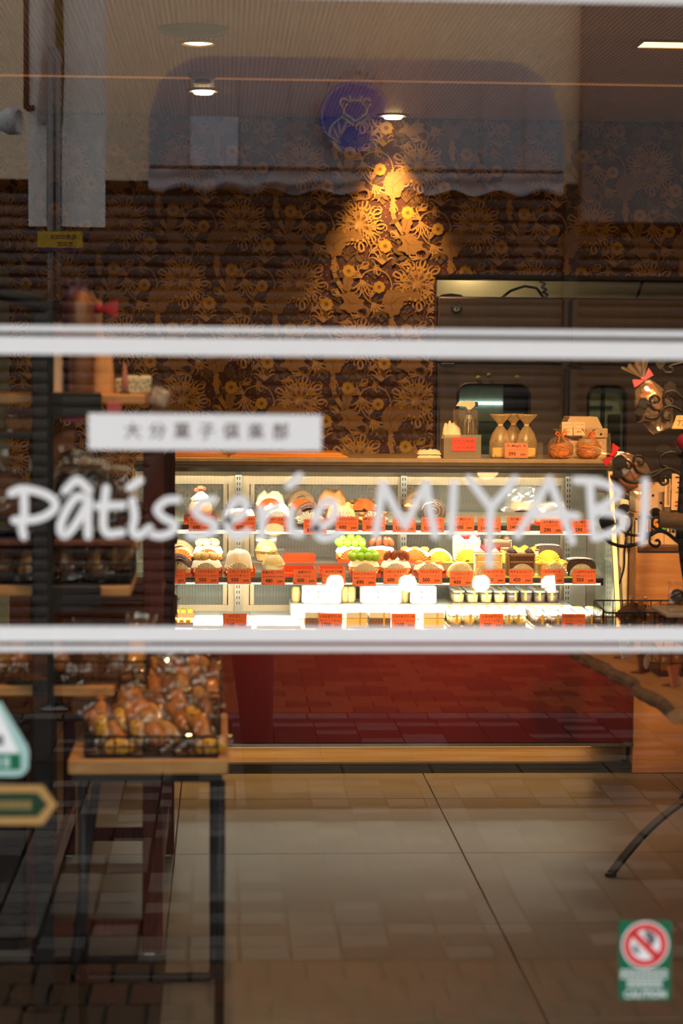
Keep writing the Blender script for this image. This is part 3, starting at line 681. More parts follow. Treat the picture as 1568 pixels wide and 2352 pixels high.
downlight(c_at(467, 207), 18, 'warm downlight below the smoke detector, near the wallpaper', 2.0, protrude=.012)
_p = c_at(903, 263)
downlight((_p[0], BACK_Y-.11, CEIL_Z), 120, 'warm downlight washing the wallpaper close to the back wall', 1.15, .8, protrude=.012)
for k, x in enumerate((.565, .93, 1.30, 1.65)):
    downlight((x, 4.9, CEIL_Z), 270, ('first', 'second', 'third', 'fourth')[k]+' from the left of four downlights mirrored in the cake case glass', .62, .8, r=.025, aim=(x-.25, 7.5, .88))
for (x, y, w, l) in ((1.9, 8.3, 24, 'downlight over the refrigerator aisle'),):
    downlight((x, y, CEIL_Z), w, 'round warm '+l, 1.9)
downlight((1.25, 5.75, CEIL_Z), 22, 'round warm downlight above the live-edge wooden table', .9, .8, aim=(1.45, 5.6, .6))
# recessed rectangular light, top right
p0 = c_at(1462, 106); p1 = c_at(1460, 92)
rl = thing('recessed_light', 'rectangular warm recessed light at the right of the ceiling', 'ceiling light', (p0[0], p0[1], CEIL_Z))
_d = abs(p1[1]-p0[1]); 
MB().box(-.02, -_d-.02, -.006, .62, -_d, .0).box(-.02, 0, -.006, .62, .02, 0).box(-.02, -_d, -.006, 0, 0, 0).box(.6, -_d, -.006, .62, 0, 0).build('rim', mat('lamp_rim', (170, 140, 104), .4), rl)
MB().box(0, -_d, -.003, .6, 0, -.001).build('diffuser', emis('rect_glow', (255, 196, 120), 5), rl)
ld = bpy.data.lights.new('recessed_bulb', 'AREA'); ld.shape = 'RECTANGLE'; ld.size = .58; ld.size_y = _d; ld.energy = 8; ld.color = lin(WARM)
lo = bpy.data.objects.new('tube', ld); COL.objects.link(lo); lo.parent = rl; lo.location = (.3, -_d/2, -.012)
# ceiling speaker and smoke detector
sp = thing('ceiling_speaker', 'round grey ceiling speaker grille above the wallpaper', 'speaker', c_at(444, 66))
MB().lathe([(.118, 0), (.118, -.008), (.108, -.014), (.104, -.010)], 40).build('rim', mat('speaker_grey', (84, 72, 54), .5), sp)
MB().lathe([(.001, -.016), (.06, -.015), (.104, -.010), (.106, -.004)], 40).build('grille', mat('speaker_grille', (54, 47, 36), .6), sp)
sd = thing('smoke_detector', 'white round smoke detector on the ribbed ceiling', 'detector', c_at(465, 168))
MB().lathe([(.05, 0), (.05, -.016), (.046, -.02), (.03, -.024), (.028, -.036), (.001, -.036)], 28).build('body', mat('detector_white', (206, 190, 166), .5), sd)
MB().lathe([(.030, -.026), (.031, -.027), (.031, -.034), (.030, -.035)], 28).build('vent', M_dark, sd)
q = c_at(640, 181)
struct(MB().box(ROOM_X0, q[1]-.008, CEIL_Z-.006, ROOM_X1, q[1]+.008, CEIL_Z).build('trim_2', emis('ceiling_line_light', (255, 160, 84), .22)), 'slim warm light line across the ceiling')
# ================================================================== REFRIGERATED CAKE CASE
CXL, CXR = -.31, 1.395
M_redp = mat('red_panel', (88, 7, 11), .35, var=.05, scale=80, stretch=(1, 1, .05)); M_steel = mat('steel', (186, 178, 166), .28, .9, var=.06, scale=40, stretch=(.05, 1, 1))
M_chrome = mat('polished_steel', (222, 214, 200), .10, 1., var=.03); M_mirror = mat('brushed_mirror', (236, 226, 206), .14, 1., var=.03); M_bronze = mat('bronze_frame', (196, 172, 140), .35, .6, var=.05)
M_kick = wood('kick_panel', (142, 120, 88), (176, 152, 116), .4, (.5, 10, 60), 4); M_cwhite = mat('case_white', (236, 234, 228), .45, var=.02)
M_caseglass = clear('case_glass', (250, 252, 251), .06, .01); M_shelfglass = clear('shelf_glass', (232, 246, 240), .08, .02)
cs = thing('cake_case', 'long red-fronted refrigerated cake case with bright glass display', 'display case', (0, 7.30, 0))
def cp(name, mb, m, par=None): return mb.build(name, m, par or cs)
cy = lambda Y: Y-7.30
cp('front_panel', MB().rbox(CXL, cy(7.30), .113, 1.446, cy(7.34), .475, .003), M_redp)
cp('lower_trim', MB().box(CXL, cy(7.295), .101, 1.448, cy(7.34), .113), M_chrome)
cp('kick_panel', MB().box(CXL, cy(7.37), .034, 1.42, cy(7.39), .102), M_kick)
gb = MB().box(CXL, cy(7.335), 0, 1.446, cy(7.39), .034)
cp('base_plinth', gb, M_black)
cp('body', MB().box(CXL, cy(7.39), .034, 1.44, cy(8.05), .475), M_steel)
cp('sill', MB().rbox(CXL, cy(7.31), .475, 1.446, cy(7.40), .492, .004), M_bronze)
cp('deck', MB().box(CXL, cy(7.40), .475, 1.43, cy(7.99), .50), M_cwhite)
# toe light under the red panel
M_toeglow = emis('toe_glow', (255, 190, 110), 3)
cp('toe_light', MB().box(CXL+.05, cy(7.318), .0965, 1.30, cy(7.328), .1008), M_toeglow)
def bar_light(name, x0, x1, y, z, power, col, sy=.02, tilt=0., par=None):
    ld = bpy.data.lights.new(name, 'AREA'); ld.shape = 'RECTANGLE'; ld.size = x1-x0; ld.size_y = sy; ld.energy = power; ld.color = lin(col)
    lo = bpy.data.objects.new(name, ld); COL.objects.link(lo); lo.parent = par or cs; lo.location = ((x0+x1)/2, y, z); lo.rotation_euler = (tilt, 0, 0)
    return lo
bar_light('toe_lamp', CXL+.05, 1.30, cy(7.323), .095, 1.3, (255, 190, 116), .01)
# sloping front glass, right end glass, corner post
ZG0, ZG1, YG0, YG1 = .492, 1.072, 7.355, 7.575
def slab(mb, x0, x1, y0, z0, y1, z1, t): mb.prism([(cy(y0), z0), (cy(y0)+t, z0), (cy(y1)+t, z1), (cy(y1), z1)], x0, x1, 'x')
fg = MB(); slab(fg, CXL, CXR, YG0, ZG0, YG1, ZG1, .006); cp('front_glass', fg, M_caseglass)
eg = MB(); eg.prism([(cy(YG0)+.01, ZG0), (cy(7.99), ZG0), (cy(7.99), ZG1), (cy(YG1)+.01, ZG1)], CXR-.004, CXR, 'x'); cp('end_glass', eg, M_caseglass)
po = MB(); slab(po, CXR-.002, CXR+.014, YG0-.004, ZG0, YG1-.004, ZG1, .02); cp('corner_post', po, M_bronze)
po = MB(); slab(po, CXR+.014, CXR+.026, YG0-.002, ZG0, YG1-.002, ZG1, .03); cp('end_frame', po, M_black)
cp('left_end_panel', MB().prism([(cy(YG0), ZG0), (cy(7.99), ZG0), (cy(7.99), ZG1), (cy(YG1), ZG1)], CXL-.012, CXL, 'x'), M_steel)
# top
cp('top_board', MB().rbox(CXL, cy(7.56), 1.084, CXR+.02, cy(8.02), 1.10, .003), mat('top_laminate', (168, 150, 122), .25, .3))
cp('top_frame', MB().box(CXL, cy(7.553), 1.064, CXR+.02, cy(7.60), 1.084).box(CXL, cy(7.549), 1.074, CXR+.022, cy(7.556), 1.078), mat('grey_frame', (92, 86, 76), .35, .7))
cp('canopy', MB().prism([(cy(7.60), 1.064), (cy(7.628), 1.062), (cy(7.985), 1.014), (cy(7.985), 1.064)], CXL, CXR, 'x'), M_mirror)
cp('canopy_fascia', MB().box(CXL, cy(7.594), 1.048, CXR, cy(7.60), 1.064), M_chrome)
M_led = emis('led_bar', (255, 246, 226), 9)
# back: sliding doors
bd = MB(); YB = 8.0
def bx(px, Y=YB): return at(px, 1250, Y).x
zt, zb_ = at(784, 1113, YB).z, at(784, 1389, YB).z
cp('back_rail', MB().box(CXL, cy(YB)-.01, zt, CXR, cy(YB)+.03, 1.032).box(CXL, cy(YB)-.01, .50, CXR, cy(YB)+.03, zb_), M_bronze)
for (a, b) in ((300, 522), (574, 922), (922, 1296)):
    d = thing('x', 'x', 'x'); d.name = 'sliding_door'; del d['label'], d['category']; d.parent = cs
    x0, x1 = bx(a), bx(b)
    st_ = .016
    MB().box(x0, cy(YB), zb_, x0+st_, cy(YB)+.02, zt).box(x1-st_, cy(YB), zb_, x1, cy(YB)+.02, zt).build('door_stile', M_bronze, d)
    MB().box(x0+st_, cy(YB)+.006, zb_, x1-st_, cy(YB)+.010, zt).build('pane', clear('door_glass', (240, 244, 240), .06, .05, .16, (236, 232, 220)), d)
cp('corner_panel', MB().box(bx(1300), cy(YB)-.012, .50, CXR-.005, cy(YB)+.01, 1.03), M_steel)
cp('door_meeting_post', MB().box(bx(524), cy(YB)-.02, .50, bx(572), cy(YB)+.01, 1.03), M_bronze)
M_fin = mat('evaporator_fin', (128, 134, 134), .5, .4)
fn = MB()
z0, z1 = at(784, 1370, 8.06).z, at(784, 1343, 8.06).z
for px in range(330, 690, 6): fn.box(bx(px, 8.06), cy(8.06), z0, bx(px+3, 8.06), cy(8.10), z1)
f_ = cp('grille_fins', fn, M_fin); f_['kind'] = 'stuff'
cp('grille_plate', MB().box(bx(320, 8.1), cy(8.11), z0-.004, bx(692, 8.1), cy(8.12), z1+.004), mat('fin_back', (60, 66, 68), .7))
# slotted uprights
for px in (547, 926, 1303):
    x = bx(px, 7.95); u = cp('upright', MB().box(x-.012, cy(7.945), .50, x+.012, cy(7.957), 1.03), M_steel)
    sl = MB()
    for k in range(24):
        z = .53+k*.0205
        for s in (-1, 1): sl.box(x+s*.0045-.0016, cy(7.944), z, x+s*.0045+.0016, cy(7.9455), z+.011)
    so = sl.build('slots', M_slot, u); so['kind'] = 'stuff'
# shelves
SH = {1: dict(y0=7.63, y1=7.93, z=.855, st=7.78, sz=.893), 2: dict(y0=7.49, y1=7.93, z=.678, st=7.66, sz=.714)}
for k, s in SH.items():
    cp('shelf', MB().box(CXL, cy(s['y0']), s['z']-.008, CXR-.03, cy(s['y1']), s['z']), M_shelfglass)
    cp('shelf_lip', MB().box(CXL, cy(s['y0'])-.012, s['z']-(.034 if k == 1 else .026), CXR-.03, cy(s['y0']), s['z']-.001), M_chrome)
    cp('light_strip', MB().box(CXL+.01, cy(s['y0'])-.0135, s['z']-(.033 if k == 1 else .0255), CXR-.04, cy(s['y0'])-.012, s['z']-.018), emis('strip_glow', (255, 244, 226), 1.5))
    cp('shelf_step', MB().box(CXL, cy(s['st']), s['sz']-.006, CXR-.05, cy(s['y1'])-.01, s['sz']).box(CXL, cy(s['st']), s['z'], CXR-.05, cy(s['st'])+.004, s['sz']-.006), M_steel)
    cp('light_bar', MB().box(CXL+.02, cy(s['y0'])+.004, s['z']-.020, CXR-.05, cy(s['y0'])+.018, s['z']-.009), M_led)
    bar_light('shelf_lamp', CXL+.02, CXR-.05, cy(s['y0'])+.012, s['z']-(.022 if k == 1 else .029), 10 if k == 1 else 30, (255, 244, 222), .014, .45 if k == 1 else .25)
cp('light_bar', MB().box(CXL+.02, cy(7.602), 1.052, CXR-.05, cy(7.622), 1.0605), M_led)
bar_light('canopy_lamp', CXL+.02, CXR-.05, cy(7.613), 1.050, 11, (255, 244, 222), .016, .5)
# ------------------------------------------------------------------ cakes
M_sponge = mat('sponge', (236, 196, 112), .8, var=.15, scale=90, bump=.3); M_cream = mat('whipped_cream', (246, 240, 226), .55, var=.04, sub=.2); M_crust = mat('crust', (168, 104, 52), .75, var=.2, scale=80, bump=.4)
M_choc = mat('chocolate', (78, 46, 30), .45, var=.2, scale=60); M_chocd = mat('dark_chocolate', (48, 28, 22), .5, var=.2, scale=60); M_mocha = mat('mocha', (150, 112, 76), .6, var=.12, scale=60)
M_foil = mat('cake_foil', (226, 220, 208), .25, .65, var=.12, scale=200); M_foilo = mat('orange_foil', (236, 128, 62), .3, .45, var=.12, scale=200); M_foily = mat('yellow_foil', (214, 196, 70), .3, .45, var=.12, scale=200)
M_banana = mat('banana', (226, 190, 120), .45, var=.1, scale=90); M_bananarim = mat('banana_rim', (176, 124, 60), .5); M_berry = mat('blueberry', (44, 42, 66), .4); M_grape = mat('grape', (150, 206, 52), .15, var=.08, sub=.2)
M_fig = mat('fig', (150, 74, 36), .35, var=.3, scale=120); M_straw = mat('strawberry', (206, 40, 44), .3, var=.2, scale=200); M_orange = mat('orange_fruit', (240, 160, 60), .3); M_souf = mat('souffle_glaze', (246, 196, 48), .25, var=.1, scale=40)
M_marron = mat('chestnut_cream', (222, 176, 96), .55, var=.12, scale=50); M_mont = mat('pale_chestnut', (232, 212, 150), .55, var=.08, scale=50); M_caram = mat('caramel', (196, 132, 68), .4, var=.25, scale=40); M_nut = mat('nuts', (150, 100, 56), .6, var=.3, scale=50); M_crepe = mat('crepe', (244, 222, 150), .6, var=.1, scale=50, stretch=(1, 1, 8)); M_powder = mat('sugar_powder', (226, 218, 214), .9)
M_film = clear('cake_film', (255, 255, 255), .10, .06, .05); M_bagfilm = clear('bag_film', (252, 248, 242), .07, .10, .05, (255, 236, 214))
def fan(m, r=.037, n=26):
    mb = MB(); vs = []; fs = []
    for i in range(n+1):
        a = PI*i/n
        for rr in (.006, r*.55, r): vs.append((rr*math.cos(a), (.0022 if i % 2 else -.0008)*rr/r*1.6, rr*math.sin(a)))
    for i in range(n):
        for k in range(2): fs.append((i*3+k, i*3+k+1, i*3+k+4, i*3+k+3))
    mb.add(vs, fs); return mb.mesh('cake_cup', m)
FAN = {'s': fan(M_foil), 'o': fan(M_foilo), 'y': fan(M_foily)}
def lump(u, v, w, d, h, seed, amp=.15):
    """bumpy dome over a w x d footprint"""
    x = -w/2+w*u; y = -d/2+d*v; e = max(0, 1-(2*u-1)**4)*max(0, 1-(2*v-1)**4)
    return (x, y, h*math.sqrt(e)*(1+amp*mnoise.noise((x*70+seed, y*70, seed))))
def dome(mb, w, d, h, z, seed=0, amp=.25, mi=0): mb.grid(lambda u, v: tuple(a+b for a, b in zip(lump(u, v, w, d, h, seed, amp), (0, 0, z))), 14, 8, mi)
def strands(mb, w, d, h, z, n=9, r=.0035, mi=0):
    for i in range(n):
        y = -d/2+d*(i+.5)/n; k = math.sqrt(max(.05, 1-(2*(i+.5)/n-1)**2)); P = []
        for j in range(9):
            t = j/8; P.append((-w/2*k+w*k*t, y+.004*math.sin(t*9+i), z+h*k*math.sin(PI*t)**.7))
        mb.tube(P, r, 5, mi)
def rosette(mb, x, y, z, r, h, mi=0, n=10): mb.lathe([(r, 0), (r*1.1, h*.25), (r*.75, h*.55), (r*.35, h*.85), (.0005, h)], n, mi, Matrix.Translation((x, y, z)), True, wob=lambda a, zz: 1+.16*math.cos(5*a+zz*300))
def blob(mb, x, y, z, r, mi=0, sx=1, sy=1, sz=1, n=10): mb.sph((x, y, z), r, n, mi, sx, sy, sz)
W, D = .086, .066
def cake_parts(t, kind, fankey):
    def P(name, mb, m): return mb.build(name, m, t)
    def base(h=.024, m=M_sponge, crust=True, w=W, d=D):
        if crust: P('crust', MB().lathe([(.5, 0), (.53, .010), (.5, .011), (.001, .011)], 24, 0, Matrix.Diagonal((w, d, 1, 1)), True, wob=lambda a, z: 1+.03*math.cos(24*a)), M_crust)
        P('filling', MB().rbox(-w/2, -d/2, .008 if crust else 0, w/2, d/2, h, .005), m)
    R = random.Random(hash(kind) % 1000 if False else sum(map(ord, kind)))
    if kind == 'banana':
        base(.028); c = MB(); dome(c, W*1.04, D*1.04, .024, .022, 3); P('cream', c, M_cream)
        for (x, y, a) in ((-.026, -.012, .5), (-.004, -.016, .35), (.022, -.010, .5), (-.014, .008, .4), (.012, .010, .4)):
            b = MB(); b.lathe([(.001, -.004), (.0125, -.004), (.0135, 0), (.0125, .004), (.001, .004)], 16, 0, Matrix.Translation((x, y, .054)) @ Matrix.Rotation(PI/2-a, 4, 'X') @ Matrix.Rotation(x*9, 4, 'Y')); b.lathe([(.0128, -.003), (.0142, 0), (.0128, .003)], 16, 1, Matrix.Translation((x, y, .054)) @ Matrix.Rotation(PI/2-a, 4, 'X') @ Matrix.Rotation(x*9, 4, 'Y')); b.build('banana_slice', [M_banana, M_bananarim], t)
    elif kind == 'grape':
        base(.032); c = MB(); dome(c, W*1.05, D*1.05, .020, .026, 8, .4); P('cream', c, M_cream)
        for (x, y, z) in ((-.034, -.014, .054), (-.012, -.018, .055), (.011, -.018, .055), (.033, -.014, .054), (-.024, .006, .064), (0, .002, .07), (.024, .006, .064), (-.036, .014, .056), (.036, .014, .056), (0, .02, .066)):
            g = MB(); blob(g, x, y, z, .0128, 0, 1, 1, 1.1, 14); g.build('grape', M_grape, t)
    elif kind == 'fig':
        base(.030); c = MB(); dome(c, W*1.05, D*1.05, .020, .024, 5, .5); P('cream', c, M_cream)
        for (x, a) in ((-.026, .5), (-.006, .25), (.016, -.2), (.03, -.5)):
            g = MB(); g.sph((0, 0, 0), .017, 12, 0, .62, .7, 1.15, Matrix.Translation((x, -.004, .058)) @ Matrix.Rotation(a, 4, 'Y') @ Matrix.Rotation(.5, 4, 'X')); g.build('fig_wedge', M_fig, t)
    elif kind == 'lemon':
        base(.018); c = MB(); dome(c, W*.98, D, .062, .012, 12, .12)
        for i in range(9): rosette(c, -.036+.009*i, -.028+.004*math.sin(i*2), .018, .007, .016)
        P('meringue', c, M_cream); g = MB(); g.rbox(.024, -.034, .006, .044, -.016, .022, .004); P('lemon_curd', g, M_souf)
    elif kind == 'blueberry':
        base(.026); c = MB(); dome(c, W*1.06, D, .022, .022, 21, .3); P('cream', c, mat('berry_cream', (214, 204, 208), .5))
        for i in range(8): g = MB(); blob(g, -.036+.0102*i, -.012+.014*(i % 2), .049+.004*math.sin(i*1.7), .0085); g.build('blueberry', M_berry, t)
    elif kind == 'cheese':
        base(.022); c = MB(); dome(c, W*1.04, D, .034, .018, 31, .5); P('cheese_cream', c, mat('cheese_cream', (246, 232, 184), .7, var=.08, scale=120, bump=.6))
    elif kind in ('marron', 'mocha'):
        base(.022); m = M_choc if kind == 'marron' else M_mocha; c = MB(); dome(c, W*.98, D*.9, .034, .016, 41, .1); strands(c, W*1.08, D, .040, .018, 9, .0048); P('piped_cream', c, m)
    elif kind == 'caramel':
        base(.020); c = MB(); dome(c, W*1.06, D*1.05, .044, .014, 51, .35); P('caramel_cream', c, M_caram)
    elif kind == 'nuts':
        base(.018)
        for i in range(12):
            g = MB(); blob(g, R.uniform(-.036, .036), R.uniform(-.024, .024), .024+R.uniform(0, .008), .0085, 0, 1.3, 1, .8, 8); g.build('nut', [M_nut, M_crust][0], t)
    elif kind == 'orange':
        base(.022); c = MB(); dome(c, W*1.05, D, .020, .016, 61, .4); P('cream', c, M_cream)
        for (x, a) in ((-.03, .4), (.0, 0.), (.03, -.4)): g = MB(); g.sph((0, 0, 0), .014, 10, 0, 1.1, .5, .6, Matrix.Translation((x, -.010, .036)) @ Matrix.Rotation(a, 4, 'Z')); g.build('orange_segment', M_orange, t)
    elif kind == 'crepe':
        for i in range(7):
            r = .040-.0042*i; b = MB(); n = 14
            b.prism([(r*1.12*math.cos(PI*k/n), r*math.sin(PI*k/n)*1.05) for k in range(n+1)]+[(-(r-.003)*1.12, 0), ((r-.003)*1.12, 0)][:0], -.03-.0006*i, .03, 'y'); b.build('crepe_layer', [M_crepe, M_cream][i % 2], t)
    elif kind in ('short', 'choco'):
        s1, s2 = (M_sponge, M_cream) if kind == 'short' else (M_choc, M_mocha)
        h = [0, .016, .022, .038, .044, .058, .064]
        for i in range(6): P('layer' if i % 2 == 0 else 'cream_layer', MB().rbox(-.036+.001*(i % 2), -.03, h[i], .036-.001*(i % 2), .03, h[i+1], .0015), s1 if i % 2 == 0 else s2)
        P('icing', MB().rbox(-.041, -.026, 0, -.0355, .034, .066, .002).rbox(.0355, -.026, 0, .041, .034, .066, .002).rbox(-.041, -.032, .062, .041, .034, .067, .002), s2 if kind == 'short' else M_mocha)
        if kind == 'short':
            for (x, y) in ((-.026, -.016), (.020, -.016), (-.030, .014), (.028, .014)): g = MB(); rosette(g, x, y, .066, .013, .016); g.build('cream_swirl', M_cream, t)
            for (x, a) in ((-.016, -.5), (-.001, .25), (.028, .55), (.012, -.2)): g = MB(); g.lathe([(.0005, -.016), (.008, -.006), (.0115, .004), (.009, .011), (.0005, .014)], 12, 0, Matrix.Translation((x, -.002, .080)) @ Matrix.Rotation(a, 4, 'Y') @ Matrix.Rotation(2.6, 4, 'X')); g.build('strawberry', M_straw, t)
        else:
            for (x, y) in ((-.026, -.016), (.026, -.016), (-.028, .014), (.028, .014)): g = MB(); rosette(g, x, y, .066, .012, .017); g.build('chocolate_swirl', M_choc, t)
    elif kind == 'souffle':
        P('sponge', MB().rbox(-.042, -.03, 0, .042, .03, .036, .004), M_sponge)
        c = MB(); c.grid(lambda u, v: (-.043+.086*u, -.031+.062*v, .034+.010*math.sin(PI*u)**.3*math.sin(PI*v)**.3+.004*math.sin(u*16)+.002*math.sin(v*9)), 20, 8); P('glaze', c, M_souf)
    elif kind == 'loaf':
        c = MB(); n = 16; c.prism([(.044*math.copysign(abs(math.cos(PI*k/n))**.5, math.cos(PI*k/n)), .016+.034*abs(math.sin(PI*k/n))**.6) for k in range(n+1)]+[(-.044, 0), (.044, 0)], -.034, .034, 'y'); P('chocolate_loaf', c, M_chocd)
        c = MB(); c.grid(lambda u, v: (-.038+.076*u, -.033+.066*v, .0515-.004*abs(2*u-1)**3+.0012*mnoise.noise((u*9, v*9, 2))), 12, 8); P('sugar_dusting', c, mat('dusting', (176, 164, 160), .95, var=.5, scale=90))
    elif kind == 'roll':
        M = Matrix.Translation((0, 0, .042)) @ Matrix.Rotation(PI/2, 4, 'X'); P('sponge', MB().lathe([(.001, -.05), (.042, -.05), (.042, .05), (.001, .05)], 28, 0, M, False), M_choc)
        P('wrap', MB().lathe([(.0435, -.052), (.0435, .052)], 28, 0, M), M_film); sp = []
        for k in range(40): a = k*.42; r = .006+.0008*k; sp.append((r*math.cos(a), -.0515, .042+r*math.sin(a)))
        P('cream_spiral', MB().tube(sp, .0018, 5), M_mocha)
    elif kind == 'peachcup':
        P('cup', MB().lathe([(.001, 0), (.034, 0), (.046, .028), (.0445, .028), (.033, .003), (.001, .003)], 12, 0, None, False), mat('red_cup', (210, 50, 40), .4))
        P('film_collar', MB().lathe([(.040, .01), (.052, .05), (.062, .085)], 12, 0, None, False, wob=lambda a, z: 1+(.14*math.cos(6*a) if z > .06 else 0)), M_film)
        P('peach', MB().lathe([(.030, .015), (.042, .035), (.040, .058), (.028, .075), (.001, .082)], 24, 0, None, True, wob=lambda a, z: 1-.05*max(0, math.cos(a+1.2))**12), mat('peach', (236, 180, 130), .35, var=.2, scale=25))
        c = MB(); rosette(c, 0, 0, .070, .030, .040, 0, 20); c.grid(lambda u, v: (.034*math.cos(6.28*u)*(1-.3*v), .034*math.sin(6.28*u)*(1-.3*v), .066+.02*v+.006*mnoise.noise((u*20, v*6, 1))), 20, 4); P('whipped_cream', c, mat('pink_cream', (250, 226, 196), .5))
        for (x, y, z) in ((-.012, -.004, .104), (.008, .004, .108), (0, -.01, .112)): P('jelly_cube', MB().rbox(x-.010, y-.008, z, x+.010, y+.008, z+.014, .003), mat('pink_jelly', (240, 110, 80), .2))
    elif kind in ('kurikinton', 'wagurimont'):
        m = M_marron if kind == 'kurikinton' else M_mont
        P('cup', MB().lathe([(.001, 0), (.030, 0), (.038, .034), (.0365, .034), (.029, .003), (.001, .003)], 8, 0, None, False), mat('kraft_cup', (206, 150, 84), .7) if kind == 'kurikinton' else mat('paper_cup', (236, 214, 196), .7))
        P('film_collar', MB().lathe([(.030, .004), (.044, .05), (.054, .084)], 4, 0, None, False), M_film)
        c = MB(); c.lathe([(.036, .026), (.038, .04), (.028, .06), (.012, .07), (.001, .072)], 20)
        for k in range(7): rr = .036-.004*k; c.tube([(rr*math.cos(q*.5), rr*math.sin(q*.5), .034+.006*k+.002*math.sin(q*1.3)) for q in range(13)], .0042, 5)
        P('piped_cream', c, m)
        P('topping', MB().rbox(-.012, -.012, .070, .012, .008, .080, .003), M_chocd if kind == 'kurikinton' else M_souf)
    elif kind == 'wrapped':
        P('cake', MB().rbox(-.045, -.03, 0, .045, .035, .03, .006), M_marron)
        c = MB(); c.grid(lambda u, v: ((.075*math.cos(6.283*u)*(1-.35*v))*(1+.22*mnoise.noise((u*7, v*5, 3))), .05*math.sin(6.283*u)*(1-.4*v)*(1+.2*mnoise.noise((u*7, v*5, 9))), .075*v**.8+.01*mnoise.noise((u*9, v*7, 4))), 26, 8, wrap=True, smooth=False); P('plastic_bag', c, clear('crumpled_film', (255, 255, 255), .16, .12, .16))
    if fankey and fankey in FAN:
        o = link('cake_cup', FAN[fankey], t, (0, -D/2-.010, .001)); o.rotation_euler = (-.18, 0, 0)
_proto = {}
GRP = 'cakes in the glass case'
def cake(kind, px, shelf, row, label, fankey='s', rz=None, scale=1.0):
    scale *= 1.2 if kind not in ('peachcup', 'roll', 'wrapped', 'kurikinton', 'wagurimont', 'crepe') else 1.06
    s = SH[shelf]; Y, z = ((s['y0']+.075, s['z']) if row == 'f' else (s['st']+.075, s['sz']))
    loc = (at(px, 1250, Y).x, Y, z+.003); key = (kind, fankey)
    rz = random.uniform(-.08, .08) if rz is None else rz
    if key not in _proto:
        t = thing('cake_slice' if kind not in ('roll', 'loaf') else ('roll_cake' if kind == 'roll' else 'chocolate_cake'), label, 'cake', loc, rz, GRP); cake_parts(t, kind, fankey); t.scale = (scale,)*3; _proto[key] = t
        return t
    return dup(_proto[key], loc, rz, label, GRP, scale)
# upper shelf
cake('peachcup', 460, 1, 'f', 'tall whole peach dessert in a red cup with clear film, upper shelf', None)
cake('blueberry', 550, 1, 'f', 'blueberry-topped tart in front on the upper shelf')
cake('cheese', 620, 1, 'b', 'white crumbly cheese tart in the rear row of the upper shelf', 'o')
cake('cheese', 634, 1, 'f', 'white crumbly cheese tart in front behind its 550 yen card')
cake('mocha', 692, 1, 'b', 'tan piped chestnut tart in the rear row of the upper shelf', 'o')
cake('marron', 708, 1, 'f', 'dark brown piped chestnut tart at the front of the upper shelf')
cake('caramel', 762, 1, 'b', 'golden caramel tart in the rear row of the upper shelf', None)
cake('caramel', 782, 1, 'f', 'golden caramel tart at the front of the upper shelf')
cake('nuts', 832, 1, 'b', 'nut tart in an orange cup at the rear of the upper shelf', 'o')
cake('nuts', 856, 1, 'f', 'nut tart in a silver cup at the front of the upper shelf')
cake('mocha', 958, 1, 'b', 'pale mocha roll at the rear beside the dark chocolate roll', None)
cake('roll', 990, 1, 'f', 'dark round chocolate roll cake in clear wrap on the upper shelf', None, .1)
cake('wrapped', 1203, 1, 'b', 'bagged stump cake in crinkled plastic, rear of the two', None, 0, 1.15)
cake('wrapped', 1262, 1, 'f', 'bagged stump cake in crinkled plastic, front of the two', None, .3)
# lower shelf
cake('mocha', 413, 2, 'b', 'chocolate tart in an orange cup at the rear left of the lower shelf', 'o')
cake('marron', 408, 2, 'f', 'chocolate tart half hidden by the brown shelf post, lower shelf', 's')
cake('banana', 478, 2, 'b', 'banana tart in an orange cup in the rear row', 'o')
cake('banana', 474, 2, 'f', 'banana tart in a silver cup in the front row')
cake('lemon', 548, 2, 'f', 'white meringue lemon tart in the front row of the lower shelf')
cake('kurikinton', 611, 2, 'b', 'golden chestnut cream dessert in a film-collared kraft cup', None, .78)
cake('wagurimont', 628, 2, 'f', 'pale chestnut cream dessert in a film-collared white cup', None, .78)
cake('grape', 805, 2, 'b', 'green grape tart in an orange cup in the rear row', 'o')
cake('grape', 836, 2, 'f', 'green grape tart in a silver cup in the front row')
cake('fig', 874, 2, 'b', 'fig tart in an orange cup in the rear row', 'o')
cake('fig', 909, 2, 'f', 'fig tart in a silver cup in the front row')
cake('orange', 952, 2, 'b', 'orange tart in an orange cup in the rear row', 'o')
cake('orange', 985, 2, 'f', 'orange tart in a silver cup in the front row')
cake('crepe', 1008, 2, 'b', 'rounded crepe cake in a yellow cup in the rear row', 'y')
cake('crepe', 1058, 2, 'f', 'rounded crepe cake in a silver cup in the front row')
cake('short', 1071, 2, 'b', 'strawberry shortcake in a yellow cup in the rear row', 'y')
cake('short', 1121, 2, 'f', 'strawberry shortcake in a silver cup in the front row')
cake('choco', 1141, 2, 'b', 'chocolate layer cake in a yellow cup in the rear row', 'y')
cake('choco', 1195, 2, 'f', 'chocolate layer cake in a silver cup in the front row')
cake('souffle', 1206, 2, 'b', 'yellow souffle cheesecake in a yellow cup in the rear row', 'y')
cake('souffle', 1270, 2, 'f', 'yellow souffle cheesecake in a silver cup in the front row')
cake('loaf', 1257, 2, 'b', 'sugar-dusted chocolate cake in a yellow cup in the rear row', 'y')
cake('loaf', 1332, 2, 'f', 'sugar-dusted chocolate cake in a silver cup at the right front')
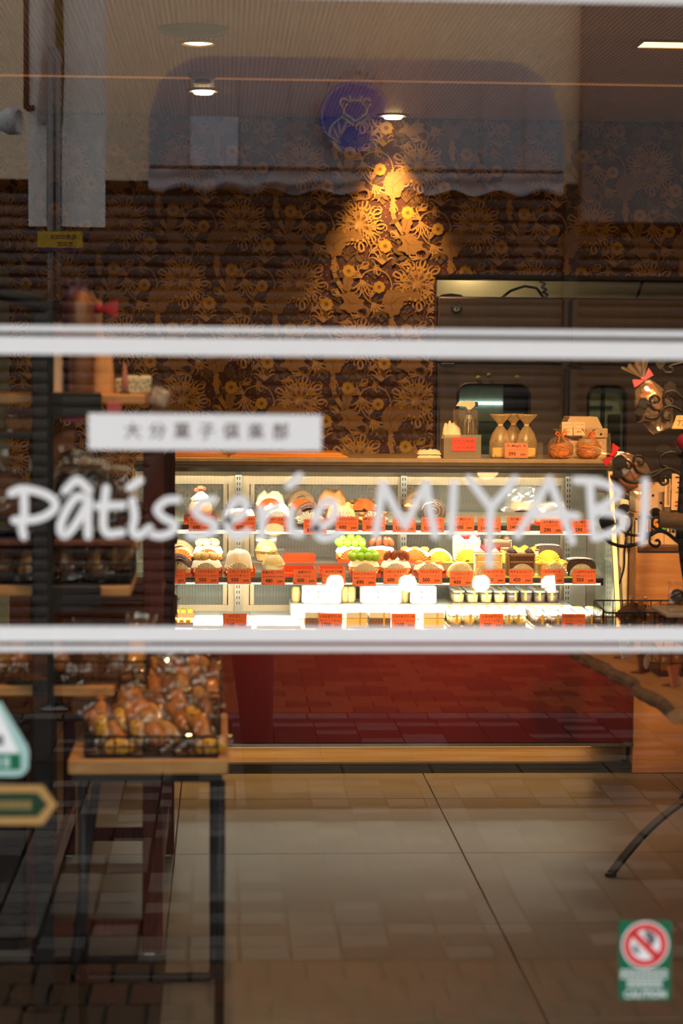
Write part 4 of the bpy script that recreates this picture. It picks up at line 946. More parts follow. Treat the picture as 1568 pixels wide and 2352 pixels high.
# acrylic trays (orange on the left half, yellow on the right)
M_otray = clear('orange_acrylic', (255, 150, 90), .06, .05, .35, (255, 120, 60)); M_ytray = mat('yellow_sheet', (228, 206, 60), .35, var=.05)
def tray(px, shelf, row, w, label, full=True):
    s = SH[shelf]; Y0, z, d = ((s['y0']+.012, s['z'], .145) if row == 'f' else (s['st']+.006, s['sz'], .125)); x = at(px, 1250, Y0+.07).x; w2 = w/2; h = .026
    mb = MB(); mb.box(-w2, 0, .0004, w2, d, .0026); mb.box(-w2, 0, .0026, -w2+.002, d, h).box(w2-.002, 0, .0026, w2, d, h)
    if full: mb.box(-w2+.002, 0, .0026, w2-.002, .002, h*.5).box(-w2+.002, d-.002, .0026, w2-.002, d, h)
    tag(mb.build('acrylic_tray', M_otray, None, (x, Y0, z)), label, 'tray', 'orange acrylic cake trays')
for (px, sh, row, w, l) in ((411, 2, 'f', .108, 'under the chocolate tart at the left end'), (476, 2, 'f', .108, 'under the front banana tart'), (551, 2, 'f', .108, 'under the lemon tart'), (685, 2, 'f', .118, 'standing empty behind the white peach card'), (685, 2, 'b', .118, 'standing empty in the rear row left of the grape tarts'),
    (762, 2, 'f', .09, 'standing empty just left of the front grape tart'), (805, 2, 'b', .1, 'under the rear grape tart'), (874, 2, 'b', .1, 'under the rear fig tart'), (838, 2, 'f', .108, 'under the front grape tart'), (910, 2, 'f', .104, 'under the front fig tart'), (986, 2, 'f', .11, 'under the front orange tart'), (954, 2, 'b', .1, 'under the rear orange tart'),
    (460, 1, 'f', .12, 'under the peach dessert on the upper shelf'), (634, 1, 'f', .11, 'under the front cheese tart'), (782, 1, 'f', .11, 'under the front caramel tart'), (1262, 1, 'f', .13, 'under the bagged cakes')): tray(px, sh, row, w, 'translucent orange tray '+l)
for row, x0, x1 in (('b', 1000, 1290), ('f', 1030, 1365)):
    s = SH[2]; Y0 = s['y0']+.014 if row == 'f' else s['st']+.008; z = s['z'] if row == 'f' else s['sz']
    tag(MB().rbox(0, 0, .0003, at(x1, 1250, Y0).x-at(x0, 1250, Y0).x, .115, .0022, .0006).build('yellow_sheet', M_ytray, None, (at(x0, 1250, Y0).x, Y0, z)), ('yellow serving sheet under the rear row of layer cakes' if row == 'b' else 'yellow serving sheet under the front row of layer cakes'), 'tray', 'yellow serving sheets')
# ------------------------------------------------------------------ price cards
M_card = mat('price_card', (252, 126, 84), .55, var=.03); M_ink = mat('card_ink', (46, 22, 20), .6); M_acry = clear('acrylic', (255, 255, 255), .10, .02, .03)
TW, TH = .0835, .053
def price_card(px, py, Y, l1, l2, price, label, l3='税込', w=TW, h=TH, stand=False, z=None):
    p = at(px, py, Y); t = thing('price_card', label, 'price card', (p.x, Y, p.z if z is None else z), random.uniform(-.03, .03), 'orange price cards')
    MB().box(-w/2-.002, .0006, -.003, w/2+.002, .0022, h+.003).build('acrylic_holder', M_acry, t)
    MB().box(-w/2, -.0006, 0, w/2, .0004, h).build('card', M_card, t)
    mb = MB()
    if l1: put_text(mb, l1, .0105, 0, -.0009, h-.0135, bold=.0002, width=min(w*.9, .0098*len(l1)))
    if l2: put_text(mb, l2, .0065 if len(l2) > 8 else .0085, 0, -.0009, h-.0265, width=min(w*.88, .0064*len(l2) if len(l2) > 8 else .0085*len(l2)))
    put_text(mb, price, .0175, -w*.18, -.0009, .0085, bold=.0006); put_text(mb, 'yen', .0145, w*.30, -.0009, .0085, bold=.0003)
    if l3: put_text(mb, l3, .0055, -w*.44, -.0009, .002)
    mb.build('lettering', M_ink, t)
    return t
Y1, Y2 = SH[1]['y0']-.016, SH[2]['y0']-.016
for (px, py, a, b, pr, l) in ((460, 1220, '丸ごと桃タルト', 'まるごと・旬の桃を使用', '690', 'reading 690 yen under the peach dessert'), (561, 1220, 'ブルーベリータルト', 'プチプチほわ～!大分産♡', '550', 'reading 550 yen under the blueberry tart'),
    (637, 1221, 'レアチーズタルト', '甘さ控めクリームとブルーベ', '550', 'reading 550 yen under the cheese tart'), (723, 1226, 'フランス・マロンタルト', 'お酒のきいた大人の仕様', '650', 'reading 650 yen under the chestnut tart'),
    (796, 1220, '生キャラメルタルト', 'まろやかクリームにとろりキャラメル', '600', 'reading 600 yen under the caramel tart'), (858, 1220, '4種ナッツタルト', 'アーモンド・胡桃・ピスタチオ', '500', 'reading 500 yen under the nut tart'),
    (928, 1222, 'とろけるロール', '(ミルク)', '1200', 'for the milk roll, left of the two reading 1200 yen'), (993, 1222, 'とろけるロール', '(ショコラ)', '1200', 'for the chocolate roll, right of the two reading 1200 yen'),
    (1062, 1220, '切り株ロール', '(ミルク)', '1400', 'first from the left of three reading 1400 yen'), (1123, 1222, '切り株ロール', '(ショコラ)', '1400', 'middle of three reading 1400 yen'), (1190, 1220, '切り株ロール', '(大分茶)', '1400', 'rightmost of three reading 1400 yen'),
    (1266, 1226, '切り株カット', '(ミルク)', '290', 'left of the two reading 290 yen'), (1338, 1226, '切り株カット', '(ショコラ)', '290', 'at the right end of the upper shelf reading 290 yen')):
    price_card(px, py, Y1, a, b, pr, 'orange price card '+l)
for (px, py, a, b, pr, l) in ((399, 1341, 'チョコタルト', '濃厚ショコラとカカオ', '550', 'cut off by the brown shelf post on the lower shelf'), (475, 1341, 'バナナタルト', '甘さ控えめクリーム×高知県産', '550', 'reading 550 yen under the banana tart'), (549, 1341, 'レモン・タルト', 'さっぱり夏タルト', '500', 'reading 500 yen under the lemon tart'),
    (627, 1343, '和栗のモンブラン', '熊本県産和栗100%使用', '480', 'reading 480 yen under the chestnut desserts'), (700, 1342, '白桃タルト', '瑞々しい旬の味わい', '600', 'reading 600 yen before the empty orange tray'), (766, 1341, '木いちご大福', '苺とキャラコレのさわやか', '430', 'reading 430 yen left of the grape tart card'),
    (836, 1346, 'シャインマスカット', '高糖度のマスカットの王様!', '690', 'reading 690 yen under the grape tart'), (907, 1341, 'いちじくタルト', 'いじしく弾ける食感', '600', 'reading 600 yen under the fig tart'), (988, 1341, 'オレンジタルト', 'オレンジとアールグレイ', '500', 'under the orange tart'),
    (1059, 1346, 'ミルクレープ', '幾重にも重ねたクレープ', '430', 'reading 430 yen under the crepe cake'), (1133, 1341, 'ショートケーキ', 'ふんわりしっとり苺クリーム', '450', 'reading 450 yen under the strawberry shortcake'), (1196, 1341, '生チョコショート', 'お口溶け良しスイートチョコクリーム', '450', 'reading 450 yen under the chocolate layer cake'),
    (1268, 1341, 'スフレチーズ', 'フランス産クリームチーズ', '390', 'reading 390 yen under the souffle cheesecake'), (1341, 1341, 'こんがりショコラ', '濃厚の焼きショコラ', '350', 'at the right end of the lower shelf')):
    price_card(px, py, Y2, a, b, pr, 'orange price card '+l)
# ------------------------------------------------------------------ bottom deck
DZ = .50
for (px, py, a, b, pr, l, l3) in ((539, 1458, 'さくさく', 'クッキーシュー', '160', 'reading 160 yen for the cookie puffs', ''), (758, 1459, 'とろけるプリン⑧', '8個入(スプーン、箱代込み)', '1700', 'for the eight-pudding pack, left of the two before the packs', ''), (926, 1459, 'とろけるプリン⑥', '6個入(スプーン、箱代込み)', '1300', 'for the six-pudding pack, right of the two before the packs', ''),
    (1128, 1460, 'とろけるプリン', '(スプーン付)', '200', 'reading 200 yen before the cream pudding cups', ''), (1316, 1459, 'とろけるチョコプリン', '(スプーン付)', '290', 'before the chocolate pudding cups', '')):
    t = price_card(px, py, 7.405, a, b, pr, 'orange price card '+l, l3, z=DZ+.004)
    MB().box(-.055, .0026, -.004, .055, .004, .060).box(-.055, .004, -.004, .055, .03, -.002).build('acrylic_stand', M_acry, t)
M_cup = clear('cup_plastic', (255, 255, 255), .08, .04, .06); M_pud = mat('pudding', (246, 222, 150), .35, var=.04, sub=.2); M_cpud = mat('chocolate_pudding', (122, 84, 62), .4, var=.05); M_lidw = clear('cup_lid', (255, 255, 255), .12, .1, .45); M_strip = mat('label_strip', (216, 176, 70), .5)
def cup_proto(kind, label, grp):
    t = thing('pudding_cup', label, 'pudding', (0, 0, 0), 0, grp)
    MB().lathe([(.001, .0015), (.0185, .0015), (.0205, .030), (.001, .030)], 18).build('pudding', M_pud if kind == 'c' else M_cpud, t)
    MB().lathe([(.001, 0), (.0193, 0), (.0222, .040)], 18).build('cup', M_cup, t)
    MB().lathe([(.0235, .038), (.0235, .043), (.021, .0455), (.001, .0455)], 18).build('lid', M_lidw, t)
    s = MB(); s.box(-.004, -.0242, .0458, .004, .0242, .0464).box(-.004, -.0246, .010, .004, -.0240, .0464); s.build('paper_strip', M_strip, t)
    return t
_cups = {}
def cups(kind, px0, px1, ncol, nrow, Yf, z, label, grp, tray_label):
    x0, x1 = at(px0, 1400, Yf).x, at(px1, 1400, Yf).x; n = 0
    tz = .006
    tag(MB().rbox(x0-.028, Yf-.03, z, x1+.028, Yf+.048*(nrow-1)+.03, z+tz, .002).build('wooden_tray', M_kick), tray_label, 'tray', 'wooden trays on the bottom deck')
    for r in range(nrow):
        for c in range(ncol):
            loc = (x0+(x1-x0)*c/max(1, ncol-1)+.002*math.sin(r*5+c), Yf+.048*r, z+tz+.0005)
            if kind not in _cups: _cups[kind] = cup_proto(kind, label+', first row, first from left', grp); _cups[kind].location = loc; _cups[kind].rotation_euler = (0, 0, .1)
            else: dup(_cups[kind], loc, random.uniform(-.5, .5), label+', '+ORD[r]+' row, '+ORD[c]+' from left', grp)
deckup = .05
cp('deck_step', MB().box(bx(668, 7.8), cy(7.752), .50, CXR-.10, cy(7.97), .50+deckup), M_cwhite)
cups('c', 1046, 1196, 6, 6, 7.45, DZ, 'cream pudding cup in the front tray', 'cream pudding cups in the front tray', 'wooden tray under the front cream pudding cups')
cups('k', 1242, 1385, 5, 6, 7.45, DZ, 'chocolate pudding cup in the front tray', 'chocolate pudding cups in the front tray', 'wooden tray under the front chocolate pudding cups')
cups('c', 1052, 1146, 4, 4, 7.79, DZ+deckup, 'cream pudding cup in the raised rear tray', 'cream pudding cups in the rear tray', 'wooden tray under the rear cream pudding cups')
cups('k', 1176, 1268, 4, 4, 7.79, DZ+deckup, 'chocolate pudding cup in the raised rear tray', 'chocolate pudding cups in the rear tray', 'wooden tray under the rear chocolate pudding cups')
# gift packs of puddings with white lids
pk = ['first', 'second', 'third', 'fourth', 'fifth', 'sixth']
for i, (a, b, c) in enumerate(((698, 748, 'k'), (792, 842, 'c'), (846, 896, 'k'), (968, 1018, 'c'))):
    for row in range(2):
        Yp_ = 7.50+row*.13; x0, x1 = at(a, 1400, Yp_).x, at(b, 1400, Yp_).x; w = x1-x0
        t = thing('pudding_pack', ('front' if row == 0 else 'rear')+' white-lidded pudding gift pack, '+pk[i]+' from the left', 'gift box', ((x0+x1)/2, Yp_, DZ+.001), 0, 'white-lidded pudding packs')
        MB().rbox(-w/2+.002, -.05, .0, w/2-.002, .05, .034, .002).build('cups_window', M_pud if c == 'c' else M_cpud, t); MB().rbox(-w/2, -.053, .034, w/2, .053, .058, .003).build('white_lid', M_cwhite, t)
        MB().box(w*.12, -.0545, .006, w*.12+.007, -.0525, .056).build('paper_strip', M_strip, t)
# white wrapped roll boxes along the back, with small print
for i, (a, b) in enumerate(((692, 782), (826, 920), (940, 1000))):
    Yq = 7.82; x0, x1 = at(a, 1380, Yq).x, at(b, 1380, Yq).x; z0 = at(850, 1386, Yq).z
    t = thing('wrapped_roll_box', ('left', 'middle', 'right')[i]+' white paper-wrapped roll box at the back of the deck', 'box', ((x0+x1)/2, Yq, DZ+.051), 0, 'white wrapped roll boxes')
    w = x1-x0; MB().rbox(-w/2, -.04, 0, w/2, .04, .068, .006).build('paper_wrap', mat('wrap_paper', (244, 236, 222), .6, var=.02), t)
    mb = MB()
    for k in range(5): mb.box(w*.28, -.0408, .010+.011*k, w*.28+.003, -.0401, .015+.011*k); mb.box(w*.34, -.0408, .010+.011*k, w*.34+.008, -.0401, .012+.011*k)
    for k in range(2): mb.box(-w*.1, -.0408, .02+.02*k, -w*.1+.006, -.0401, .028+.02*k)
    mb.build('print', mat('grey_print', (120, 108, 96), .7), t)
for i, px in enumerate((680, 790, 806, 928)):
    Yq = 7.82; t = thing('sponge_roll', pk[i]+' from the left of the golden sponge rolls between the wrapped boxes', 'roll cake', (at(px, 1380, Yq).x, Yq, DZ+.051), 0, 'golden sponge rolls')
    MB().lathe([(.012, 0), (.0175, .010), (.018, .052), (.012, .060), (.001, .060)], 18).build('sponge', M_sponge, t); MB().lathe([(.0186, .004), (.0190, .03), (.0186, .058)], 18).build('wrap', M_film, t)
# white paper sheets and little wooden trays with butter cakes on the left of the deck
for i, (a, b) in enumerate(((444, 578), (588, 690))):
    x0, x1 = at(a, 1430, 7.45).x, at(b, 1430, 7.45).x
    tag(MB().rbox(x0, 7.43, DZ+.0003, x1, 7.72, DZ+.014, .003).build('white_tray', M_cwhite), ('left' if i == 0 else 'right')+' empty white tray on the bottom deck', 'tray', 'empty white trays')
for (px, Yq, zz, l) in ((424, 7.50, DZ, 'front left corner of the bottom deck'), (428, 7.80, DZ, 'rear left corner of the bottom deck')):
    t = thing('butter_cake_tray', 'small brown tray of wrapped butter cakes at the '+l, 'tray', (at(px, 1400, Yq).x, Yq, zz+.0005))
    MB().box(-.05, -.04, 0, .03, .04, .004).box(-.05, -.04, .004, .03, -.037, .018).box(.027, -.037, .004, .03, .04, .018).build('brown_tray', mat('tray_brown', (150, 96, 62), .6), t)
    for k in range(3): MB().rbox(-.045+.024*k, -.03, .005, -.025+.024*k, .02, .03, .004).build('butter_cake', M_souf, t)
# ================================================================== REFRIGERATOR IN THE WALL OPENING, KITCHEN BEHIND
RY = 9.24
M_rsteel = mat('fridge_steel', (132, 122, 112), .34, .75, var=.05, scale=30, stretch=(1, 1, .04)); M_gasket = mat('gasket', (44, 42, 42), .6)
rx = lambda px: at(px, 800, RY).x
rzz = lambda py: at(1150, py, RY).z
rf0, rf1, rtop = OPEN_X0+.006, 2.62, rzz(681)
fr_ = thing('refrigerator', 'tall brushed steel refrigerator with rounded door windows behind the counter', 'refrigerator', (rf0, RY, 0))
L = lambda px: rx(px)-rf0
Zs = rzz(838)
MB().box(0, .05, .04, rf1-rf0, .62, rtop).build('cabinet', M_rsteel, fr_)
MB().box(0, .02, 0, rf1-rf0, .6, .04).build('plinth', M_black, fr_)
def door(x0, x1, z0, z1, wx0=None, wx1=None, wz0=None, wz1=None, r=.05):
    d = bpy.data.objects.new('door', None); COL.objects.link(d); d.parent = fr_
    if wx0 is None:
        MB().rbox(x0, 0, z0, x1, .045, z1, .006).build('door_panel', M_rsteel, d)
    else:
        # frame of the door around a rounded window
        mb = MB(); n = 6; inn = []; out = []
        corners = [((wx1-r, wz1-r), 0), ((wx0+r, wz1-r), PI/2), ((wx0+r, wz0+r), PI), ((wx1-r, wz0+r), 1.5*PI)]
        oc = [(x1, z1), (x0, z1), (x0, z0), (x1, z0)]
        for q, ((cx, cz), a0) in enumerate(corners):
            for k in range(n+1): a = a0+PI/2*k/n; inn.append((cx+r*math.cos(a), cz+r*math.sin(a))); out.append(oc[q])
        N = len(inn)
        vs = [(x, 0, z) for x, z in inn]+[(x, 0, z) for x, z in out]+[(x, .045, z) for x, z in inn]+[(x, .045, z) for x, z in out]; fs = []
        for i in range(N):
            j = (i+1) % N
            if out[i] == out[j]: fs.append((i, j, N+i))
            else: fs.append((i, j, N+j, N+i))
            fs.append((i, 2*N+i, 2*N+j, j))
            if out[i] != out[j]: fs.append((N+i, N+j, 3*N+j, 3*N+i))
        mb.add(vs, fs); mb.build('door_panel', M_rsteel, d)
        g = MB(); P = [(x, -.002, z) for x, z in inn]; g.tube(P, .007, 6, closed=True); g.build('window_gasket', M_gasket, d)
        MB().add([(x, .03, z) for x, z in inn], [tuple(range(N))]).build('pane', clear('fridge_pane', (220, 236, 232), .06, .02), d)
    return d
zl0, zl1, zu0, zu1 = .06, rzz(847), Zs+.004, rtop-.004
d1 = door(L(1004)+.006, L(1293), zu0, zu1); d2 = door(L(1310), rf1-rf0-.004, zu0, zu1)
d3 = door(L(1012), L(1293), zl0, zl1, L(1052), L(1217), rzz(1100), rzz(882)); d4 = door(L(1310), rf1-rf0-.01, zl0, zl1, L(1352), L(1438), rzz(1100), rzz(883)); 
for (x, z) in ((L(1310), Zs), (L(1012), Zs)): MB().rbox(x, -.012, z-.006, x+.06, .02, z+.006, .003).build('hinge', M_gasket, fr_)
MB().tube([(L(1293)+.012, -.004, zl0), (L(1293)+.012, -.004, zl1)], .006, 6).build('door_seal', M_gasket, fr_)
# things seen through the door windows: pale lit shelves
M_inside = mat('fridge_inside', (210, 224, 212), .5)
for (a, b, nm) in ((1052, 1217, 0), (1352, 1438, 1)):
    MB().box(L(a)-.02, .046, rzz(1100), L(b)+.02, .0495, rzz(876)).build('inner_panel', M_inside if nm else mat('fridge_inside_b', (196, 210, 200), .5), fr_)
MB().box(L(1055), .036, rzz(930), L(1158), .046, rzz(923)).build('inner_lamp', emis('fridge_lamp', (226, 244, 232), 3.0), fr_)
MB().box(L(1160), .036, rzz(1050), L(1216), .045, rzz(884)).build('inner_screen', mat('dark_mesh', (38, 44, 56), .6, var=.3, scale=60), fr_)
MB().box(L(1055), .036, rzz(1060), L(1158), .045, rzz(968)).build('inner_box', mat('teal_box', (70, 104, 104), .5), fr_)
MB().box(L(1385), .034, rzz(1050), L(1394), .046, rzz(884)).build('inner_post', mat('post_blue', (62, 76, 80), .5), fr_)
MB().box(L(1356), .034, rzz(935), L(1412), .04, rzz(931)).build('inner_shelf', mat('blue_edge', (70, 120, 170), .5), fr_)
MB().box(L(1402), .032, rzz(1050), L(1430), .04, rzz(950)).build('inner_board', mat('dark_board', (64, 62, 48), .6), fr_)
# round maker's emblem and green magnets on the doors
M_tealb = mat('badge_teal', (70, 130, 140), .4); M_badge = mat('badge_dark', (34, 34, 36), .4); M_bw = mat('badge_white', (206, 206, 200), .4)
p = at(1048, 708, RY); bd_ = bpy.data.objects.new('badge', None); COL.objects.link(bd_); bd_.parent = fr_; bd_.location = (p.x-rf0, -.001, p.z)
mb = MB(); mb.prism([(.0255*math.cos(2*PI*i/32), .0255*math.sin(2*PI*i/32)) for i in range(32)], -.004, 0, 'y'); mb.build('badge_ring', M_badge, bd_)
mb = MB(); disc(mb, 0, 0, .0165, -.0045, 28); mb.build('badge_field', M_tealb, bd_)
mb = MB(); mb.add([(-.014, -.005, -.007), (-.004, -.005, .006), (.003, -.005, .009), (.013, -.005, -.007), (.006, -.005, -.013), (-.006, -.005, -.013)], [(0, 5, 4, 3, 2, 1)]); 
for k in range(9): a = PI*(.12+.76*k/8); mb.add([(.021*math.cos(a)+u, -.005, .021*math.sin(a)+v) for u, v in ((-.0016, -.002), (.0016, -.002), (.0016, .002), (-.0016, .002))], [(0, 1, 2, 3)])
mb.build('badge_print', M_bw, bd_)
mb = MB(); mb.sph((0, -.0055, -.001), .0042, 10, 0, .7, .25, 1.7); mb.sph((.001, -.0055, .0075), .0026, 8, 0, 1, .3, 1); mb.build('badge_figure', M_badge, bd_)
for (px, py, n) in ((1098, 868, 'left'), (1122, 862, 'middle'), (1187, 867, 'right')):
    p = at(px, py, RY); tag(MB().lathe([(.0095, 0), (.0105, .004), (.008, .010), (.001, .011)], 16, 0, Matrix.Rotation(PI/2, 4, 'X')).build('fridge_magnet', mat('magnet_green', (116, 160, 40), .3) if n != 'middle' else mat('magnet_mint', (96, 134, 92), .3), None, (p.x, RY-.0005, p.z)), 'green round magnet on the refrigerator door, '+n+' of three', 'magnet', 'green magnets on the refrigerator')
# kitchen: hood, dangling coiled cord, hose, shallow pan
M_hood = mat('hood_steel', (212, 200, 160), .35, .4, var=.06, scale=2, stretch=(1, 1, 8))
KY = 11.6
tag(MB().rbox(OPEN_X0-.4, 12.06, 1.3, ROOM_X1-.02, 12.095, 2.45, .004).build('steel_backsplash', M_hood), 'steel wall sheet of the kitchen seen above the refrigerator', 'panel')
kl = thing('kitchen_lamp', 'warm lamp glowing in the kitchen behind the refrigerator', 'lamp', (1.42, 11.75, 2.08))
MB().lathe([(.012, .06), (.03, .05), (.09, .0), (.088, -.002), (.028, .045), (.010, .05)], 20).build('shade', MATS['lamp_trim'], kl); MB().tube([(0, 0, .055), (0, 0, .53)], .003, 5).build('cord', M_dark, kl)
ld = bpy.data.lights.new('kitchen_bulb', 'POINT'); ld.energy = 5; ld.color = lin((255, 226, 180)); ld.shadow_soft_size = .05
lo = bpy.data.objects.new('bulb', ld); COL.objects.link(lo); lo.parent = kl; lo.location = (0, 0, -.03)
Yc = 10.3; cpnts = []
c0, c1 = at(1240, 628, Yc), at(1256, 690, Yc); nt_ = 5
for i in range(70):
    t = i/69; a = t*nt_*2*PI; cpnts.append((c0.x+(c1.x-c0.x)*t+.011*math.cos(a), Yc+.011*math.sin(a), c0.z+(c1.z-c0.z)*t))
cpnts = [(c0.x, Yc, CEIL_Z+.1), (c0.x, Yc, c0.z+.1)]+cpnts
tag(MB().tube(cpnts, .0055, 6).build('coiled_cord', mat('cord_white', (230, 228, 222), .4)), 'white coiled cord hanging above the refrigerator', 'cord')
Yh = 9.7; tag(MB().tube([Vector((at(1150, 684, Yh).x, Yh, rtop+.007)), at(1172, 668, Yh), at(1205, 657, Yh), at(1232, 662, Yh), Vector((at(1250, 684, Yh).x, Yh, rtop+.007))], .006, 8).build('hose', mat('hose_green', (76, 110, 84), .4)), 'green looped hose lying on the refrigerator', 'hose')
p = at(1036, 680, 9.75); pn_ = thing('round_pan', 'dark shallow round pan upturned on top of the refrigerator', 'pan', (p.x, 9.75, rtop+.001)); MB().lathe([(.066, 0), (.064, .010), (.045, .024), (.001, .030)], 28).build('pan_body', M_dark, pn_); MB().tube([(.06, 0, .006), (.13, .02, .008)], .006, 6).build('handle', M_dark, pn_)
Yd = 10.2; tag(MB().tube([at(1455, 700, Yd)-Vector((0, .35, .0)), at(1459, 690, Yd), at(1478, 640, Yd), at(1482, 630, Yd), at(1500, 640, Yd)], .008, 6).build('angled_rod', M_dark), 'dark angled rod above the refrigerator at the right', 'rod')
# ---- pale glazed door at the left end of the back wall
dx1 = at(20, 760, BACK_Y-.02).x
dz1 = at(10, 622, BACK_Y-.02).z
d0 = MB().box(dx1-.75, BACK_Y-.03, 0, dx1, BACK_Y, dz1).build('door_1', mat('pale_door', (150, 162, 152), .5)); struct(d0, 'pale green door at the left end of the papered wall')
MB().box(dx1-.70, BACK_Y-.034, .9, dx1-.06, BACK_Y-.03, dz1-.06).build('door_panel', mat('door_panel', (172, 184, 176), .35), d0)
MB().box(dx1-.70, BACK_Y-.040, 1.30, dx1-.06, BACK_Y-.034, 1.315).build('door_rail', MATS['pale_door'], d0)
# ================================================================== THINGS ON TOP OF THE CAKE CASE
TZ = 1.1005
def tx_(px, Y): return at(px, 1040, Y).x
# thin golden trays
for i, (a, b) in enumerate(((330, 524), (526, 800))):
    x0, x1 = tx_(a, 7.62), tx_(b, 7.62)
    t = thing('serving_tray', ('left' if i == 0 else 'right')+' thin golden wooden serving tray lying on the case', 'tray', ((x0+x1)/2, 7.72, TZ), 0, 'golden serving trays'); w = (x1-x0)/2
    for k in range(2): MB().prism([(-w+.02*k, 0), (w-.02*k, 0), (w-.006-.02*k, .005), (w-.02-.02*k, .008), (-w+.02+.02*k, .008), (-w+.006+.02*k, .005)], -.10, .14, 'y', 0, Matrix.Translation((0, 0, .0085*k))).build('tray_board', wood('golden_wood', (196, 120, 46), (230, 156, 70), .25, (1, 20, 20), 3), t)
# towel
t = thing('towel', 'folded white towel at the left of the spoon box', 'towel', (tx_(984, 7.66), 7.66, TZ)); 
for k in range(2): MB().grid(lambda u, v: tuple(a+b for a, b in zip(lump(u, v, .088, .07, .016, 3+k, .5), (0, 0, .012*k))), 18, 10).build('fold', mat('towel_white', (222, 208, 188), .9, bump=.4, scale=200), t)
# acrylic box of spoons and forks
xb = tx_(1058, 7.66); t = thing('cutlery_box', 'frosted acrylic box of wrapped cutlery with an orange sign', 'box', (xb, 7.66, TZ)); hw = .068
M_frost = clear('frosted_acrylic', (226, 222, 214), .08, .15, .30, (190, 180, 166))
MB().box(-hw, -.05, .001, hw, -.048, .085).box(-hw, .048, .001, hw, .05, .085).box(-hw, -.048, .001, -hw+.002, .048, .085).box(hw-.002, -.048, .001, hw, .048, .085).box(-hw, -.05, 0, hw, .05, .001).build('acrylic_box', M_frost, t)
sg_ = MB().box(-.038, -.0525, .026, .046, -.0512, .074).build('sign', mat('sign_coral', (196, 62, 52), .6), t); mb = MB(); put_text(mb, 'スプーン1本 5円', .011, .004, -.0530, .058, width=.074); put_text(mb, 'フォーク1本10円', .011, .004, -.0530, .034, width=.074); mb.build('lettering', M_ink, sg_)
for k in range(16): 
    x = -.012+.005*k; MB().tube([(x, .01+.012*math.sin(k*3), .01), (x+.002*math.sin(k), .012*math.sin(k*3), .13+.012*math.sin(k*2.1))], .0026, 5).build('fork', M_black, t)
MB().grid(lambda u, v: (.016+(.045+.006*mnoise.noise((u*8, v*4, 1)))*math.cos(6.283*u), .002+.034*math.sin(6.283*u), .03+.145*v+.01*mnoise.noise((u*12, 2, 7))*v), 22, 6, wrap=True, smooth=False).build('plastic_sleeve', M_bagfilm, t)
MB().grid(lambda u, v: tuple(a+b for a, b in zip(lump(u, v, .07, .06, .05, 9, .6), (-.036, 0, .07))), 14, 10).build('tissue_packet', mat('tissue', (220, 204, 184), .8), t)
# spray bottle
xs = tx_(1075, 7.80); t = thing('spray_bottle', 'spray bottle with white and blue trigger behind the cutlery box', 'bottle', (xs, 7.80, TZ))
MB().lathe([(.03, 0), (.032, .01), (.032, .10), (.016, .135), (.012, .15), (.012, .16)], 18).build('bottle', mat('bottle_clear', (170, 178, 182), .2, trans=.5), t); MB().lathe([(.014, .155), (.014, .172), (.001, .173)], 14).build('collar', mat('trigger_blue', (36, 48, 80), .4), t)
MB().prism([(-.048, .186), (-.040, .200), (-.006, .206), (.022, .202), (.022, .188), (.004, .172), (-.004, .172), (-.012, .184)], -.009, .009, 'y').build('trigger_head', mat('trigger_white', (226, 206, 182), .4), t); MB().rbox(.018, -.008, .184, .034, .008, .202, .003).build('nozzle', MATS['trigger_blue'], t)
# tied gift bags with cookies
M_organza = clear('organza', (250, 240, 216), .05, .3, .24, (230, 206, 160))
def gift_bag(px, Y, label, first=[None]):
    loc = (tx_(px, Y), Y, TZ)
    if first[0]: return dup(first[0], loc, random.uniform(-.3, .3), label)
    t = thing('cookie_bag', label, 'gift bag', loc, 0, 'tied cookie bags on the case'); first[0] = t
    MB().lathe([(.001, .001), (.036, .001), (.041, .02), (.040, .06), (.030, .09), (.014, .112), (.007, .120), (.014, .13), (.034, .15), (.040, .160)], 24, 0, None, True, 1, .72, lambda a, z: 1+(.10*math.cos(9*a) if z > .1 else .03*math.cos(7*a))).build('organza_bag', M_organza, t)
    MB().lathe([(.0085, .116), (.0105, .120), (.0085, .124)], 14, 0, None, True, 1, .75).build('tie', mat('tie_gold', (206, 170, 100), .4), t)
    for (x, y, z) in ((-.018, -.008, .052), (.006, -.014, .060), (.020, -.006, .050), (-.004, .008, .064)): g = MB(); blob(g, x, y, z, .014, 0, 1.1, .8, .7); g.build('cookie', M_choc, t)
    MB().rbox(-.030, -.020, .003, .030, .018, .038, .003).build('label_block', mat('cream_label', (232, 210, 150), .6), t)
    return t
gift_bag(1148, 7.64, 'cream organza bag of chocolate cookies, leftmost of three'); gift_bag(1178, 7.75, 'cream organza bag of chocolate cookies, rearmost of three'); gift_bag(1208, 7.64, 'cream organza bag of chocolate cookies, rightmost of three')
price_card(1185, 1054, 7.575, '☆ Magie ☆', 'ひとくちクッキー缶', '390', 'orange price card reading 390 yen before the cookie bags', z=TZ+.004)
